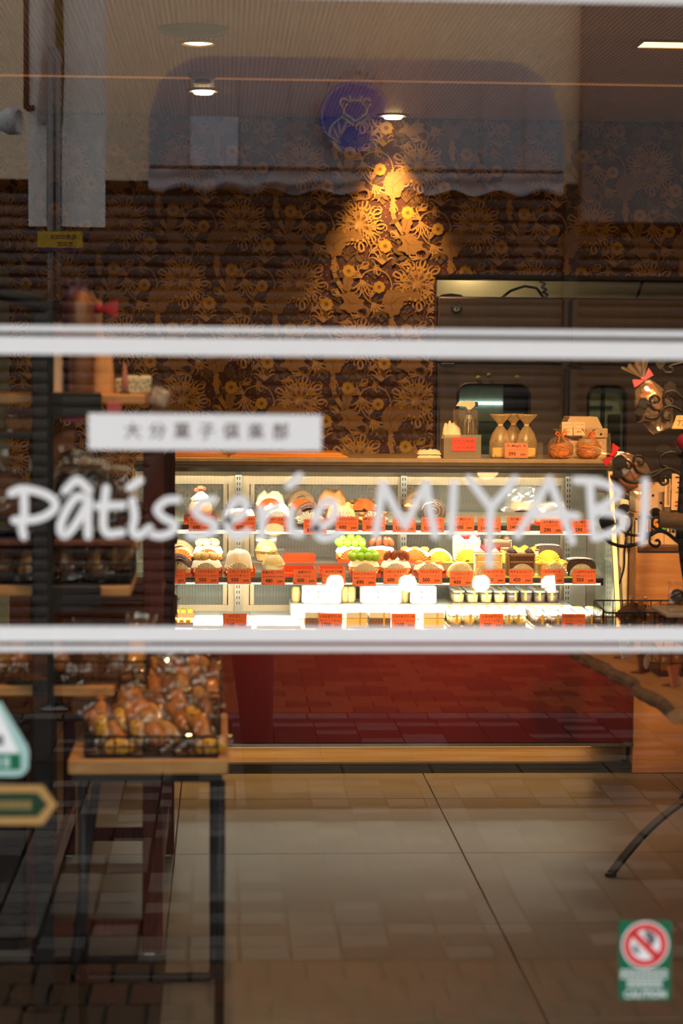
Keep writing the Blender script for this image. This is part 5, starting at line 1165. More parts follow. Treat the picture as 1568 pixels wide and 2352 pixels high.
# straw nests in clear bags with orange ribbon
M_straw_ = mat('orange_straw', (236, 156, 70), .5, var=.2); M_rib = mat('orange_ribbon', (222, 112, 36), .4)
for i, (px, Y) in enumerate(((1286, 7.64), (1350, 7.63))):
    t = thing('straw_nest', ('left' if i == 0 else 'right')+' orange straw nest in a clear bag with ribbon on the case', 'gift bag', (tx_(px, Y), Y, TZ), i*.8, 'straw nests'); R = random.Random(i); mb = MB()
    for k in range(110):
        a = R.uniform(0, 6.28); b = a+R.uniform(.7, 1.8); r0, r1 = R.uniform(.02, .043), R.uniform(.02, .046); z0, z1 = R.uniform(.002, .048), R.uniform(.002, .058)
        mb.tube([(r0*math.cos(a), r0*math.sin(a), z0), (.042*math.cos((a+b)/2), .042*math.sin((a+b)/2), (z0+z1)/2+R.uniform(0, .012)), (r1*math.cos(b), r1*math.sin(b), z1)], .0009, 4)
    so = mb.build('straw', M_straw_, t); so['kind'] = 'stuff'
    MB().lathe([(.03, .001), (.038, .016), (.034, .036), (.018, .05), (.001, .053)], 18).build('nest_core', mat('nest_core', (216, 130, 54), .6, bump=.6, scale=300), t)
    MB().lathe([(.03, .0015), (.046, .015), (.048, .045), (.032, .070), (.008, .082), (.016, .098), (.026, .108)], 20, 0, None, False, wob=lambda a, z: 1+(.16*math.cos(7*a) if z > .05 else .04*math.cos(5*a))).build('clear_bag', M_bagfilm, t)
    for s in (-1, 1): MB().tube(catmull([Vector(q) for q in ((0, -.01, .082), (s*.012, -.014, .096), (s*.020, -.014, .088), (s*.006, -.012, .081), (s*.014, -.040, .060))], 5), .0026, 5).build('ribbon_loop', M_rib, t)
# cream label printer with hand-written notes
xp0, xp1 = tx_(1290, 7.82), tx_(1385, 7.82); t = thing('label_printer', 'cream label printer behind the straw nests on the case', 'printer', ((xp0+xp1)/2, 7.82, TZ)); w = (xp1-xp0)/2; M_pc = mat('printer_cream', (206, 180, 146), .45, var=.03)
MB().prism([(-w, 0), (w, 0), (w, .085), (w-.012, .10), (w-.016, .112), (w-.036, .150), (-w+.018, .150), (-w+.004, .12), (-w, .11)], -.06, .07, 'y').build('housing', M_pc, t); MB().rbox(-w+.006, -.068, .072, w+.004, -.06, .108, .003).build('front_flap', mat('printer_flap', (190, 164, 132), .45), t); MB().lathe([(.004, 0), (.004, .002), (.001, .002)], 12, 0, Matrix.Translation((w-.022, -.068, .086)) @ Matrix.Rotation(PI/2, 4, 'X')).build('button', M_black, t)
M_note = mat('note_paper', (236, 206, 176), .7)
for i, (a, b) in enumerate(((1289, 1314), (1316, 1342))):
    Y = 7.715; x0, x1 = tx_(a, Y), tx_(b, Y); z0, z1 = at(1300, 1000, Y).z, at(1300, 969, Y).z
    t = thing('paper_note', ('left' if i == 0 else 'right')+' of two handwritten paper notes held before the cream printer', 'note', ((x0+x1)/2, Y, TZ), 0, 'handwritten notes'); w = (x1-x0)/2
    MB().box(-w, 0, z0-TZ, w, .001, z1-TZ).build('paper', M_note, t); MB().tube([(0, .002, 0), (0, .002, z0-TZ+.02)], .0015, 5).rbox(-.015, -.006, 0, .015, .012, .004, .001).build('clip_stand', M_acry, t); mb = MB()
    for k, s in enumerate(('シールはシール', 'ラッピングは', '無料') if i == 0 else ('リボンがけ', 'ラッピングは', '無料')): put_text(mb, s, .007, 0, -.0006, z1-TZ-.013-.013*k, width=2*w*.8 if k < 2 else w*.8)
    mb.build('handwriting', M_ink, t)
for i, px in enumerate((1242, 1390)):
    t = thing('acrylic_stand', 'clear acrylic stand '+('between cookie bags and straw nests' if i == 0 else 'at the right end of the case top'), 'stand', (tx_(px, 7.60), 7.62, TZ), 0, 'clear acrylic stands'); MB().box(-.010, 0, .001, .010, .002, .058).box(-.010, .002, .001, .010, .04, .003).build('acrylic_plate', M_acry, t)
# ================================================================== BAGGED BAKES (shared builders)
M_bake = {'o': mat('bake_orange', (216, 128, 46), .55, var=.25, scale=50), 'y': mat('bake_yellow', (236, 176, 44), .5, var=.2, scale=50), 'b': mat('bake_brown', (140, 82, 40), .6, var=.25, scale=50), 't': mat('bake_tan', (204, 142, 66), .6, var=.25, scale=50), 'd': mat('bake_dark', (70, 44, 32), .55, var=.3, scale=50)}
M_seed = mat('seeds', (40, 26, 20), .5)
M_wrap = clear('wrap_film', (252, 248, 242), .07, .07, .02, (255, 226, 190))
def film_mesh(w, h, d, seed):
    def fn(u, v):
        a = 6.2832*u; t = v; k = math.sin(PI*min(1, max(0, (t-.12)/.76)))**.45 if .12 < t < .88 else 0
        ww = w/2*(1.0 if k == 0 else (.92+.08*k)); dd = max(.0016, d/2*k); n = mnoise.noise((u*9+seed, v*11, seed))
        return (ww*math.cos(a)*(1+.05*n)*(1.06 if k == 0 else 1), dd*math.sin(a)*(1+.35*n)+(.002*math.sin(u*40) if k == 0 else 0), h*t)
    return MB().grid(fn, 14, 12, wrap=True, smooth=False).mesh('film', M_wrap)
FILMS = {}
def bag_proto(name, kind, shape, w, h, d, label, cat, group):
    t = thing(name, label, cat, (0, 0, 0), 0, group)
    key = (w, h, d)
    if key not in FILMS: FILMS[key] = film_mesh(w, h, d, len(FILMS)*3.1)
    link('film', FILMS[key], t); mb = MB()
    if shape == 'bar': mb.rbox(-w*.34, -d*.32, h*.18, w*.34, d*.32, h*.82, .006)
    elif shape == 'shell': mb.lathe([(.001, h*.18), (w*.26, h*.26), (w*.36, h*.48), (w*.30, h*.70), (w*.14, h*.82), (.001, h*.84)], 16, 0, None, True, 1, d/w*.8, lambda a, z: 1+.06*math.cos(8*a))
    elif shape == 'disc': mb.sph((0, 0, h*.5), w*.38, 16, 0, 1, d/w*.75, 1.05)
    elif shape == 'loaf': mb.rbox(-w*.38, -d*.38, h*.14, w*.38, d*.38, h*.80, .012)
    mb.build('bake', M_bake[kind], t)
    if kind == 'y':
        s = MB()
        for k in range(7): s.sph((w*.22*math.sin(k*2.4), -d*.30, h*(.32+.06*k)), .0022, 6)
        so = s.build('seeds', M_seed, t); so['kind'] = 'stuff'
    return t
_bp = {}
def bag(name, kind, shape, w, h, d, loc, rot, label, cat, group, scale=1.):
    key = (name, kind, shape, w, h, d)
    if key not in _bp:
        t = bag_proto(name, kind, shape, w, h, d, label, cat, group); t.location = loc; t.rotation_euler = rot; t.scale = (scale,)*3; _bp[key] = t; return t
    return dup(_bp[key], loc, tuple(rot), label, group, scale)
M_wire = mat('black_wire', (22, 20, 20), .4, .5)
def wire_basket(x0, x1, y0, y1, z0, h, label, hback=None, step=.028, r=.0017, name='wire_basket'):
    t = thing(name, label, 'basket', ((x0+x1)/2, (y0+y1)/2, z0)); w, d = (x1-x0)/2, (y1-y0)/2; hb = hback or h
    MB().tube([(-w, -d, h), (w, -d, h), (w, d, hb), (-w, d, hb)], r*1.6, 6, closed=True).tube([(-w, -d, r*2), (w, -d, r*2), (w, d, r*2), (-w, d, r*2)], r*1.4, 6, closed=True).build('rim', M_wire, t)
    mb = MB(); n = int(2*w/step)
    for i in range(n+1): x = -w+2*w*i/n; mb.tube([(x, -d, h), (x, -d, r), (x, d, r), (x, d, hb)], r, 4)
    m_ = int(2*d/step)
    for j in range(m_+1):
        y = -d+2*d*j/m_; hh = h+(hb-h)*j/m_; mb.tube([(-w, y, hh), (-w, y, r), (w, y, r), (w, y, hh)], r, 4)
    for k in (.5,): mb.tube([(-w, -d, h*k), (w, -d, h*k), (w, d, hb*k), (-w, d, hb*k)], r, 4, closed=True)
    o = mb.build('wires', M_wire, t); o['kind'] = 'stuff'
    return t
# ================================================================== LEFT SIDE
M_brown = wood('dark_stained_wood', (78, 28, 14), (112, 46, 24), .45, (30, 30, 2), 3); M_lightwood = wood('light_oak', (176, 120, 66), (204, 150, 92), .5, (2, 24, 24), 3)
# brown wooden rack: four posts, end stretchers, slatted shelves
RX0, RX1, RY0, RY1, RH = -.455, -.140, 5.02, 6.10, 1.235
rk = thing('wooden_rack', 'dark brown wooden display rack standing beside the cake case', 'rack', ((RX0+RX1)/2, (RY0+RY1)/2, 0)); rl_ = lambda x, y: (x-(RX0+RX1)/2, y-(RY0+RY1)/2)
for x in (RX0, RX1-.048):
    for y, w_ in ((RY0, .048), (RY1-.035, .034)):
        a, b = rl_(x if w_ > .04 or x < -.3 else RX1-.030, y); MB().rbox(a, b, .006, a+w_, b+.035, RH, .003).build('post', M_brown, rk)
for y in (RY0+.006, RY1-.03):
    a, b = rl_(RX0+.048, y); c, _ = rl_(RX1-.048, y)
    MB().rbox(a, b, .045, c, b+.02, .085, .002).build('stretcher', M_brown, rk)
for x in (RX0+.012, RX1-.03):
    a, b = rl_(x, RY0+.035); _, d = rl_(x, RY1-.035); MB().rbox(a, b, .10, a+.02, d, .15, .002).build('side_rail', M_brown, rk); MB().rbox(a, b, RH-.05, a+.02, d, RH, .002).build('side_rail', M_brown, rk)
for z in (.56, .80, 1.02):
    for k in range(5):
        a, b = rl_(RX0+.02, RY0+.05+k*.2); c, _ = rl_(RX1-.02, 0); MB().rbox(a, b, z, c, b+.15, z+.014, .002).build('shelf_slat', M_brown, rk)
for (x, y) in ((RX0, RY0), (RX1-.048, RY0), (RX0, RY1-.035), (RX1-.035, RY1-.035)): a, b = rl_(x, y); MB().rbox(a+.004, b+.004, 0, a+.03, b+.03, .006, .001).build('foot_pad', mat('pad_white', (206, 206, 200), .5), rk)
# steel shelf unit with wooden boards in front of the rack
SX0 = -1.0; Ya0, Ya1 = 4.58, 4.93
sx = lambda px: at(px, 1100, Ya0).x; szz = lambda py: at(200, py, Ya0).z
M_bsteel = mat('black_steel', (24, 24, 26), .5, .3, var=.2, scale=300, bump=.1)
su = thing('steel_shelf', 'black steel shelf stand with oak boards at the left', 'shelf', (sx(100), Ya0, 0)); X = lambda px: sx(px)-su.location.x; Yl = lambda y: y-Ya0
MB().rbox(X(76), -.03, .0, X(124), 0, szz(690), .003).build('upright', M_bsteel, su)
MB().rbox(X(-330), -.03, .0, X(-285), 0, szz(690), .003).build('upright', M_bsteel, su)
MB().rbox(X(60), -.03, 0, X(145), .34, .02, .003).build('foot', M_bsteel, su)
MB().tube([(X(-60), -.05, szz(662)), (X(20), -.05, szz(680)), (X(102), -.05, szz(700))], .0165, 14).build('hanging_arm', M_bsteel, su)
TIERS = {'A': (905, 332), 'A2': (1240, 300), 'B': (1347, 300), 'C': (1577, 262)}
for k, (py, pr) in TIERS.items():
    z = szz(py); thick = .022
    if k != 'A2': MB().rbox(X(-330), .002, z-thick, X(pr), Yl(Ya1), z, .003).build('board', M_lightwood, su)
    if k != 'A2':
        for xo in (X(76), X(-330)):
            w = X(234)-X(76) if k == 'A' else (X(232)-X(76) if k == 'B' else X(255)-X(170))
            xs = xo if k != 'C' else xo+X(170)-X(76)
            MB().prism([(xs, z-thick-.001), (xs+w, z-thick-.001), (xs+w, z-thick-.014), (xs+w*.72, z-thick-.026), (xs+w*.35, z-thick-.030), (xs, z-thick-.036)], -.028, -.002, 'y').build('bracket', M_bsteel, su)
            if k != 'C': MB().rbox(xs, -.029, z-thick-.002, xs+w, -.002, z+.004, .003).build('bracket_face', M_bsteel, su)
# --- boards' goods
GA = 'paper bread bags on the top board'
M_kraft = mat('kraft_paper', (196, 142, 86), .8, var=.15, scale=25, stretch=(3, 3, .4)); M_pale = mat('pale_paper', (206, 186, 166), .7, var=.12, scale=25, stretch=(3, 3, .4)); M_redr = mat('red_ribbon', (176, 16, 28), .45); M_pinkr = mat('pink_ribbon', (176, 70, 92), .5); M_maroon = mat('maroon_wrap', (96, 24, 36), .3, var=.2)
zA = szz(905)
def tall_bag(px, w, h, y, m, label, ribbon=None, twist=0., kind='bag'):
    p = sx(px); t = thing('bread_bag', label, 'bag', (p, y, zA+.0005), twist, GA)
    MB().grid(lambda u, v: (w/2*math.cos(6.283*u)*(1-.12*v+.06*math.sin(v*7+u*5)), w*.30*math.sin(6.283*u)*(1-.3*v)*(1+.2*mnoise.noise((u*6, v*5, px))), h*v), 18, 10, wrap=True).build('paper_bag', m, t)
    MB().grid(lambda u, v: (w/2*.86*(2*u-1), .012*math.sin(u*9), h*(.97+.09*v)+.01*math.sin(u*14)*v), 12, 3).build('folded_top', m, t)
    if ribbon:
        MB().sph((w*.30, -w*.28, h*.92), .012, 10).build('ribbon_knot', ribbon, t)
        for s in (-1, 1): MB().grid(lambda u, v: (w*.30+s*(.01+.035*u), -w*.28-.004*math.sin(u*3), h*.92+(v-.5)*(.012+.03*u)), 5, 3).build('ribbon_loop', ribbon, t)
    return t
tall_bag(108, .062, .145, Ya0+.06, M_pale, 'pale paper loaf bag beside the steel upright on the top board', M_pinkr)
tall_bag(168, .066, .235, Ya0+.12, M_maroon, 'tall maroon wrapped bottle bag on the top board', None)
tall_bag(196, .06, .205, Ya0+.17, M_kraft, 'kraft bread bag with a bright red ribbon on the top board', M_redr)
tall_bag(226, .06, .12, Ya0+.07, M_kraft, 'short open kraft bread bag in front on the top board', None)
t = thing('baguette_pack', 'round-ended bread in clear wrap above the film stripe at the left', 'bread', (sx(184), Ya0+.05, zA+.0005)); MB().lathe([(.024, 0), (.027, .05), (.026, .19), (.016, .215), (.001, .222)], 16).build('bread', M_bake['b'], t); MB().lathe([(.029, .001), (.031, .1), (.028, .20), (.012, .228)], 16, 0, None, False).build('wrap', M_wrap, t)
M_leafp = mat('leaf_paper', (206, 204, 176), .6, var=.1)
for i, px in enumerate((272, 298, 314, 328)):
    t = thing('leaf_print_packet', ('first', 'second', 'third', 'fourth')[i]+' from the left of the green-printed packets on the top board', 'packet', (sx(px), Ya0+.12, zA+.0005), .2*i-.3, 'green-printed packets')
    MB().rbox(-.014, -.008, 0, .014, .008, .034+.006*(i % 2), .004).build('packet', M_leafp, t); mb = MB()
    for k in range(5): mb.sph((-.009+.0045*k, -.0083, .010+.012*(k % 2)+.004*k*.5), .0022, 6, 0, 1, .15, 1.6)
    mb.build('leaf_print', mat('leaf_green', (62, 92, 44), .6), t)
t = thing('taper_candle', 'slim pinkish paper cone standing on the top board', 'cone', (sx(284), Ya0+.05, zA+.0005)); MB().lathe([(.009, 0), (.007, .03), (.003, .062), (.001, .066)], 12).build('cone', mat('cone_pink', (176, 110, 92), .6, var=.2, scale=100), t); MB().lathe([(.013, 0), (.013, .004), (.001, .004)], 14).build('base', M_dark, t)
t = thing('leaning_packet', 'crinkled beige packet leaning off the end of the top board', 'packet', (sx(352), Ya0+.10, szz(942)), .0); link('film', film_mesh(.05, .062, .022, 4.4), t); MB().rbox(-.02, -.006, .008, .02, .006, .05, .005).build('contents', M_pale, t); t.rotation_euler = (.1, .35, .3); MB().tube([(-.005, .01, .05), (-.025, .012, .046)], .0012, 4).build('hook', M_dark, t)
# --- wire baskets of bagged bakes on the tiers
def fill_basket(x0, x1, y0, y1, z, nx, ny, kinds, w, h, d, label, group, lean=-.5, jit=.25, name='bagged_bake', shape='bar'):
    R = random.Random(int(abs(x0*1000))+nx)
    for j in range(ny):
        for i in range(nx):
            k = kinds[(i+j*2+R.randrange(2)) % len(kinds)]; x = x0+(x1-x0)*(i+.5)/nx+R.uniform(-.01, .01); y = y0+(y1-y0)*(j+.5)/ny+R.uniform(-.01, .01)
            bag(name, k, shape if k != 'y' else 'shell', w, h, d, (x, y, z+.004+R.uniform(0, .008)), (lean+R.uniform(-jit, jit), R.uniform(-jit, jit)*1.6, R.uniform(-.7, .7)), label+', '+ORD[j]+' row, '+ORD[i]+' from left', 'baked snack', group, R.uniform(.85, 1.12))
zB, zC, zA2 = szz(1347), szz(1577), szz(1240)
CN = {'o': 'orange', 'y': 'yellow', 'b': 'brown', 't': 'tan', 'd': 'dark'}
bx0, bx1 = sx(-40), sx(298)
wire_basket(bx0, bx1, Ya0+.03, Ya1-.02, zB+.0005, .045, 'black wire basket on the middle oak board', .06)
fill_basket(bx0+.01, bx1-.02, Ya0+.04, Ya1-.04, zB, 6, 3, 'btb', .05, .10, .024, 'clear-wrapped brown bake on the middle oak board', 'bakes on the middle board')
wire_basket(bx0, sx(335), Ya0+.03, Ya1-.02, zC+.0005, .05, 'black wire basket on the low oak board', .06)
fill_basket(bx0+.01, sx(330), Ya0+.04, Ya1-.04, zC, 7, 3, 'tob', .05, .12, .024, 'clear-wrapped bake on the low oak board', 'bakes on the low board')
MB().rbox(X(-330), .002, zA2-.014, X(300), Yl(Ya1), zA2-.002, .002).build('board', M_brown, su)
wire_basket(bx0, bx1, Ya0+.03, Ya1-.02, zA2+.0005, .05, 'black wire basket on the dark upper board', .07)
fill_basket(bx0+.01, bx1-.02, Ya0+.04, Ya1-.04, zA2, 5, 2, 'dbd', .075, .17, .036, 'large dark bagged loaf on the dark upper board', 'bakes on the dark upper board', -.2, .2, 'bagged_loaf', 'loaf')
# small packets on the far-left end of the top-but-one board
for i, px in enumerate((22, 55)):
    t = thing('gift_packet', ('left' if i == 0 else 'right')+' clear packet with pink ribbon behind the steel upright', 'packet', (sx(px), Ya0+.12, szz(995)), 0, 'pink ribbon packets'); link('film', film_mesh(.05, .055, .03, 2.+i), t); MB().rbox(-.018, -.010, .004, .018, .010, .036, .006).build('contents', M_bake['t'], t); MB().rbox(-.014, -.016, .036, .016, -.010, .050, .003).build('ribbon', M_pinkr, t)
MB().rbox(X(-330), .05, szz(995)-.013, X(72), Yl(Ya1), szz(995)-.001, .002).build('board', M_lightwood, su)
MB().rbox(X(-330), .02, szz(995)-.013, X(90), .05, szz(995)-.001, .002).build('board_edge', M_bsteel, su)
# pink pouches hanging under the top board, with price slips
for i, (px, c) in enumerate(((170, M_pinkr), (262, mat('pink_card', (190, 90, 96), .6)))):
    t = thing('hanging_pouch', ('dark pink cloth pouch' if i == 0 else 'pink card')+' hanging below the top board', 'pouch', (sx(px), Ya0-.012, szz(968 if i == 0 else 950))); MB().rbox(-.024 if i == 0 else -.016, -.004, 0, .022 if i == 0 else .016, .004, .040 if i == 0 else .026, .003).build('pouch', c, t); MB().tube([(0, 0, .024), (0, .006, .034)], .001, 4).build('hook', M_dark, t)
# hanging bags on the outside of the rack's far post and the near post
for i, (px, py, h_) in enumerate(((398, 1150, .065), (402, 1235, .06), (400, 1300, .075), (404, 1388, .10), (402, 1420, .09))):
    Yh_ = 6.10; p = at(px, py, Yh_); t = thing('hanging_bag', ('first', 'second', 'third', 'fourth', 'fifth')[i]+' from the top of the clear snack bags hanging beside the rack post', 'snack bag', (p.x-.004, Yh_+.03, p.z-h_*.5), .4*i, 'hanging snack bags'); link('film', film_mesh(.03, h_, .02, 7+i), t); MB().rbox(-.010, -.005, h_*.15, .010, .005, h_*.75, .004).build('snack', M_bake['bdtdd'[i]], t); MB().tube([(0, 0, h_*.96), (-.004, -.02, h_+.012)], .0008, 4).build('hook', M_dark, t)
# folding table with tubular legs in front
TBX0, TBX1, TBY0, TBY1, TBZ = -.318, .014, 4.36, 4.97, .598
tb = thing('folding_table', 'small oak-topped table with black tubular legs in the left foreground', 'table', ((TBX0+TBX1)/2, (TBY0+TBY1)/2, 0)); w, d = (TBX1-TBX0)/2, (TBY1-TBY0)/2
MB().rbox(-w, -d, TBZ-.032, w, d, TBZ, .003).build('table_top', M_lightwood, tb)
MB().rbox(-w+.01, -d+.012, TBZ-.050, w-.012, d-.01, TBZ-.0325, .002).build('apron', M_black, tb)
xr_ = at(505, 2000, TBY0+.03).x-(TBX0+TBX1)/2
MB().tube([(xr_, -d+.03, 0), (xr_, -d+.03, TBZ-.05)], .0105, 12).build('leg', M_bsteel, tb); MB().tube([(-w+.03, -d+.03, 0), (-w+.03, -d+.03, TBZ-.05)], .0105, 12).build('leg', M_bsteel, tb)
yf = 4.80; U = lambda px, py: (at(px, py, yf).x-(TBX0+TBX1)/2, yf-(TBY0+TBY1)/2, max(.011, at(px, py, yf).z))
MB().tube([(U(491, 1800)[0], U(491, 1800)[1], TBZ-.05)]+[U(491, 2000), U(491, 2220)]+catmull([Vector(U(489, 2240)), Vector(U(478, 2256)), Vector(U(455, 2264))], 4)+[U(300, 2266)]+catmull([Vector(U(205, 2264)), Vector(U(178, 2250)), Vector(U(168, 2225))], 4)+[(U(232, 1800)[0], U(232, 1800)[1], TBZ-.05)], .0105, 10).build('leg_frame', M_bsteel, tb)
for (x, y) in ((xr_, -d+.03), (-w+.03, -d+.03)): MB().lathe([(.005, 0), (.005, .003), (.001, .004)], 10, 0, Matrix.Translation((x, y-.012, TBZ-.042)) @ Matrix.Rotation(PI/2, 4, 'X')).build('screw', M_steel, tb)
fx0, fx1 = TBX0+.035, TBX1-.022
wire_basket(fx0, fx1, TBY0+.015, TBY0+.27, TBZ+.0006, .045, 'black wire basket of wrapped bakes at the front of the oak table', .085)
t = tag(MB().rbox(fx0+.056, TBY0+.285, TBZ+.0005, fx1+.006, TBY1-.01, TBZ+.045, .003).build('riser_block', M_brown), 'dark wooden riser under the rear basket on the oak table', 'riser')
wire_basket(fx0+.056, fx1+.005, TBY0+.29, TBY1-.015, TBZ+.0456, .05, 'black wire basket of wrapped bakes at the rear of the oak table', .09)
R = random.Random(5)
ix = lambda px: at(px, 1700, TBY0+.1).x
def tb_bag(k, x, y, z, rot, where, sc=1.):
    bag('wrapped_bake', k, {'y': 'shell', 'o': 'bar', 't': 'shell', 'b': 'bar'}[k], .046, .088, .026, (x, y, z), rot, 'clear-wrapped '+CN[k]+' bake '+where, 'baked snack', 'wrapped bakes in the table baskets', sc)
for (px, k, sgn) in ((222, 'y', 1), (430, 'y', 1)): tb_bag(k, ix(px), TBY0+.055, TBZ+.016, (.0, PI/2*sgn, R.uniform(-.1, .1)), ('lying at the left front of the front basket' if px < 300 else 'lying at the right front of the front basket'), 1.1)
for j in range(4):
    for i in range(6):
        k = 'yoyoto'[(i+j) % 6] if j < 2 else 'otobot'[(i+j*2) % 6]; x = fx0+.03+(fx1-fx0-.05)*i/5+R.uniform(-.008, .008); y = TBY0+.07+.05*j+R.uniform(-.006, .006)
        tb_bag(k, x, y, TBZ+.012+.012*j, (-.45+R.uniform(-.2, .2), -.55+R.uniform(-.25, .25), R.uniform(-.5, .3)), 'in the front table basket, '+ORD[j]+' row, '+ORD[i]+' from left', R.uniform(.9, 1.1))
for j in range(4):
    for i in range(7):
        k = 'otobtbo'[(i+j*3) % 7]; x = fx0+.075+(fx1-fx0-.085)*i/6+R.uniform(-.008, .008); y = TBY0+.32+.07*j+R.uniform(-.006, .006)
        tb_bag(k, x, y, TBZ+.055+.006*j, (-.35+R.uniform(-.2, .2), -.35+R.uniform(-.35, .35), R.uniform(-.5, .4)), 'in the rear table basket, '+ORD[j]+' row, '+ORD[i]+' from left', R.uniform(.9, 1.15))
# ================================================================== RIGHT SIDE
# cashier cabinet in oak
KX = 1.450; M_oak = wood('oak_panel', (186, 130, 82), (214, 158, 108), .45, (1.2, 12, 12), 2.2, .05)
kz1 = at(1500, 1256, 7.32).z
ck = thing('cashier_cabinet', 'oak cashier cabinet to the right of the cake case', 'cabinet', (KX+.55, 7.62, 0)); kx = lambda x: x-(KX+.55)
MB().rbox(kx(KX), -.30, 0, kx(KX+1.15), .30, kz1, .003).build('oak_body', M_oak, ck); MB().rbox(kx(KX+.004), -.312, kz1-.016, kx(KX+1.15), .30, kz1+.004, .003).build('top_edge', mat('dark_edge', (92, 60, 38), .5), ck)
# white partition panel with cable between case and cabinet
wx0, wx1 = at(1426, 1300, 7.36).x, at(1456, 1300, 7.36).x
wp_ = thing('white_partition', 'narrow white side panel between cake case and oak cabinet', 'panel', ((wx0+wx1)/2+.012, 7.94, 0)); MB().rbox(-.02, -.50, .476, .012, -.02, at(1430, 1150, 7.4).z, .004).build('panel', mat('panel_white', (232, 226, 204), .4), wp_)
wp_.location.x = 1.434; wp_.location.z = 0
Yk = 7.34
tag(MB().tube(catmull([Vector((at(px, py, 7.42).x, 7.42, at(px, py, 7.42).z)) for px, py in ((1462, 1190), (1441, 1225), (1434, 1262), (1433, 1300), (1424, 1335), (1420, 1345))], 5), .0032, 6).build('cable', M_black), 'black cable hanging in front of the white side panel', 'cable')
# white box with lettering, cards, candle digits, terminal, payment signs on the cabinet
CZ = kz1+.0045; kp = lambda px, Y: at(px, 1230, Y).x
t = thing('card_box', 'long cream box with letters on its front on the cabinet', 'box', (kp(1490, 7.42), 7.42, CZ)); w = (kp(1552, 7.42)-kp(1424, 7.42))/2; M_cbox = mat('cream_box', (226, 190, 146), .6)
h = at(1490, 1222, 7.42).z-CZ; MB().box(-w+.04, -.05, 0, w, -.047, h).box(-w+.04, .047, 0, w, .05, h).box(-w+.04, -.047, 0, -w+.043, .047, h).box(w-.003, -.047, 0, w, .047, h).box(-w+.043, -.047, 0, w-.003, .047, .003).build('box_shell', M_cbox, t); mb = MB(); put_text(mb, 'BOX', .018, -w+.085, -.0512, h*.35); mb.build('lettering', M_ink, t)
for i in range(16):
    x = kp(1440, 7.42)+i*.0125; t = tag(MB().box(-.004, -.04, 0, .004, .04, .085+.006*math.sin(i*2.)).build('message_card', [mat('card_grey', (150, 132, 112), .6), mat('card_green', (120, 118, 84), .6), mat('card_white', (212, 186, 156), .6)][i % 3], None, (x, 7.42, CZ+.0035)), 'thin upright message card in the cream box, '+ORD[i]+' from left', 'card', 'message cards in the cream box')
for i, (ch, c, px) in enumerate((('3', (226, 60, 84), 1480), ('6', (238, 150, 40), 1503), ('0', (96, 176, 60), 1526), ('7', (60, 170, 150), 1550))):
    t = thing('candle_digit', {'3': 'pink', '6': 'orange', '0': 'green', '7': 'teal'}[ch]+' number candle in front of the message cards', 'candle', (kp(px, 7.36), 7.362, CZ), 0, 'number candles'); mb = MB(); vs, fs = text_geo(ch, .05, .002)
    n = len(vs); mb.add([(v[0], 0, v[2]+.054) for v in vs]+[(v[0], .004, v[2]+.054) for v in vs], [f for f in fs]+[tuple(reversed([q+n for q in f])) for f in fs]); mb.build('digit', mat('candle_'+ch, c, .3), t); MB().tube([(0, .002, 0), (0, .002, .056)], .0016, 5).build('stick', M_acry, t)
t = thing('payment_terminal', 'pale grey cash drawer unit behind the message cards', 'terminal', (kp(1492, 7.70), 7.70, CZ)); z0, z1 = at(1490, 1176, 7.7).z-CZ, at(1490, 1110, 7.7).z-CZ
MB().rbox(-.07, -.05, 0, .075, .10, z0, .004).build('lower_housing', mat('terminal_grey', (178, 152, 124), .5), t); MB().rbox(-.05, -.052, z0*.45, .05, -.05, z0*.9, .001).build('display', M_black, t); MB().rbox(-.062, -.04, z0, .07, .09, z1, .004).build('upper_housing', mat('terminal_cream', (212, 182, 150), .5), t)
for k, (x, z) in enumerate(((-.03, .4), (0, .6), (.03, .35), (.045, .7))): MB().lathe([(.005, 0), (.005, .003), (.001, .003)], 10, 0, Matrix.Translation((x, -.04, z0+(z1-z0)*z)) @ Matrix.Rotation(PI/2, 4, 'X')).build('key', M_black, t)
for i, (a, b, py0, py1) in enumerate(((1524, 1538, 1165, 1100), (1540, 1600, 1172, 1088))):
    Y = 7.56-.02*i; x0, x1 = kp(a, Y), kp(b, Y); z0, z1 = at(1550, py0, Y).z, at(1550, py1, Y).z
    t = thing('payment_sign', ('narrow barcode sign' if i == 0 else 'cream sign with rows of payment marks')+' standing on the cabinet at the right', 'sign', ((x0+x1)/2, Y, CZ)); w = (x1-x0)/2; MB().rbox(-w, 0, z0-CZ, w, .004, z1-CZ, .001).build('board', mat('sign_cream', (240, 204, 162), .5), t); MB().rbox(-.012 if i else -.008, .002, 0, .012 if i else .008, .006, z0-CZ+.02, .001).build('stand', M_acry, t)
    if i == 0:
        mb = MB()
        for k in range(24): mb.box(-w*.2, -.0006, z0-CZ+.008+.0035*k, w*.6, -.0001, z0-CZ+.0095+.0035*k)
        o = mb.build('barcode', M_ink, t); o['kind'] = 'stuff'
    else:
        for k, (u, v, c) in enumerate(((-.6, .88, (90, 80, 70)), (-.45, .74, (40, 70, 120)), (-.45, .60, (70, 62, 56)), (-.55, .47, (140, 150, 40)), (-.2, .47, (120, 110, 104)), (-.35, .36, (60, 120, 160)), (-.6, .20, (190, 50, 40)), (-.2, .20, (200, 70, 60)), (-.6, .10, (190, 50, 40)), (-.3, .02, (60, 56, 90)))): MB().rbox(w*u-.006, -.0012, z0-CZ+(z1-z0)*v, w*u+.010, -.0002, z0-CZ+(z1-z0)*v+.006, .0004).build('mark', mat('mark%d' % k, c, .6), t)
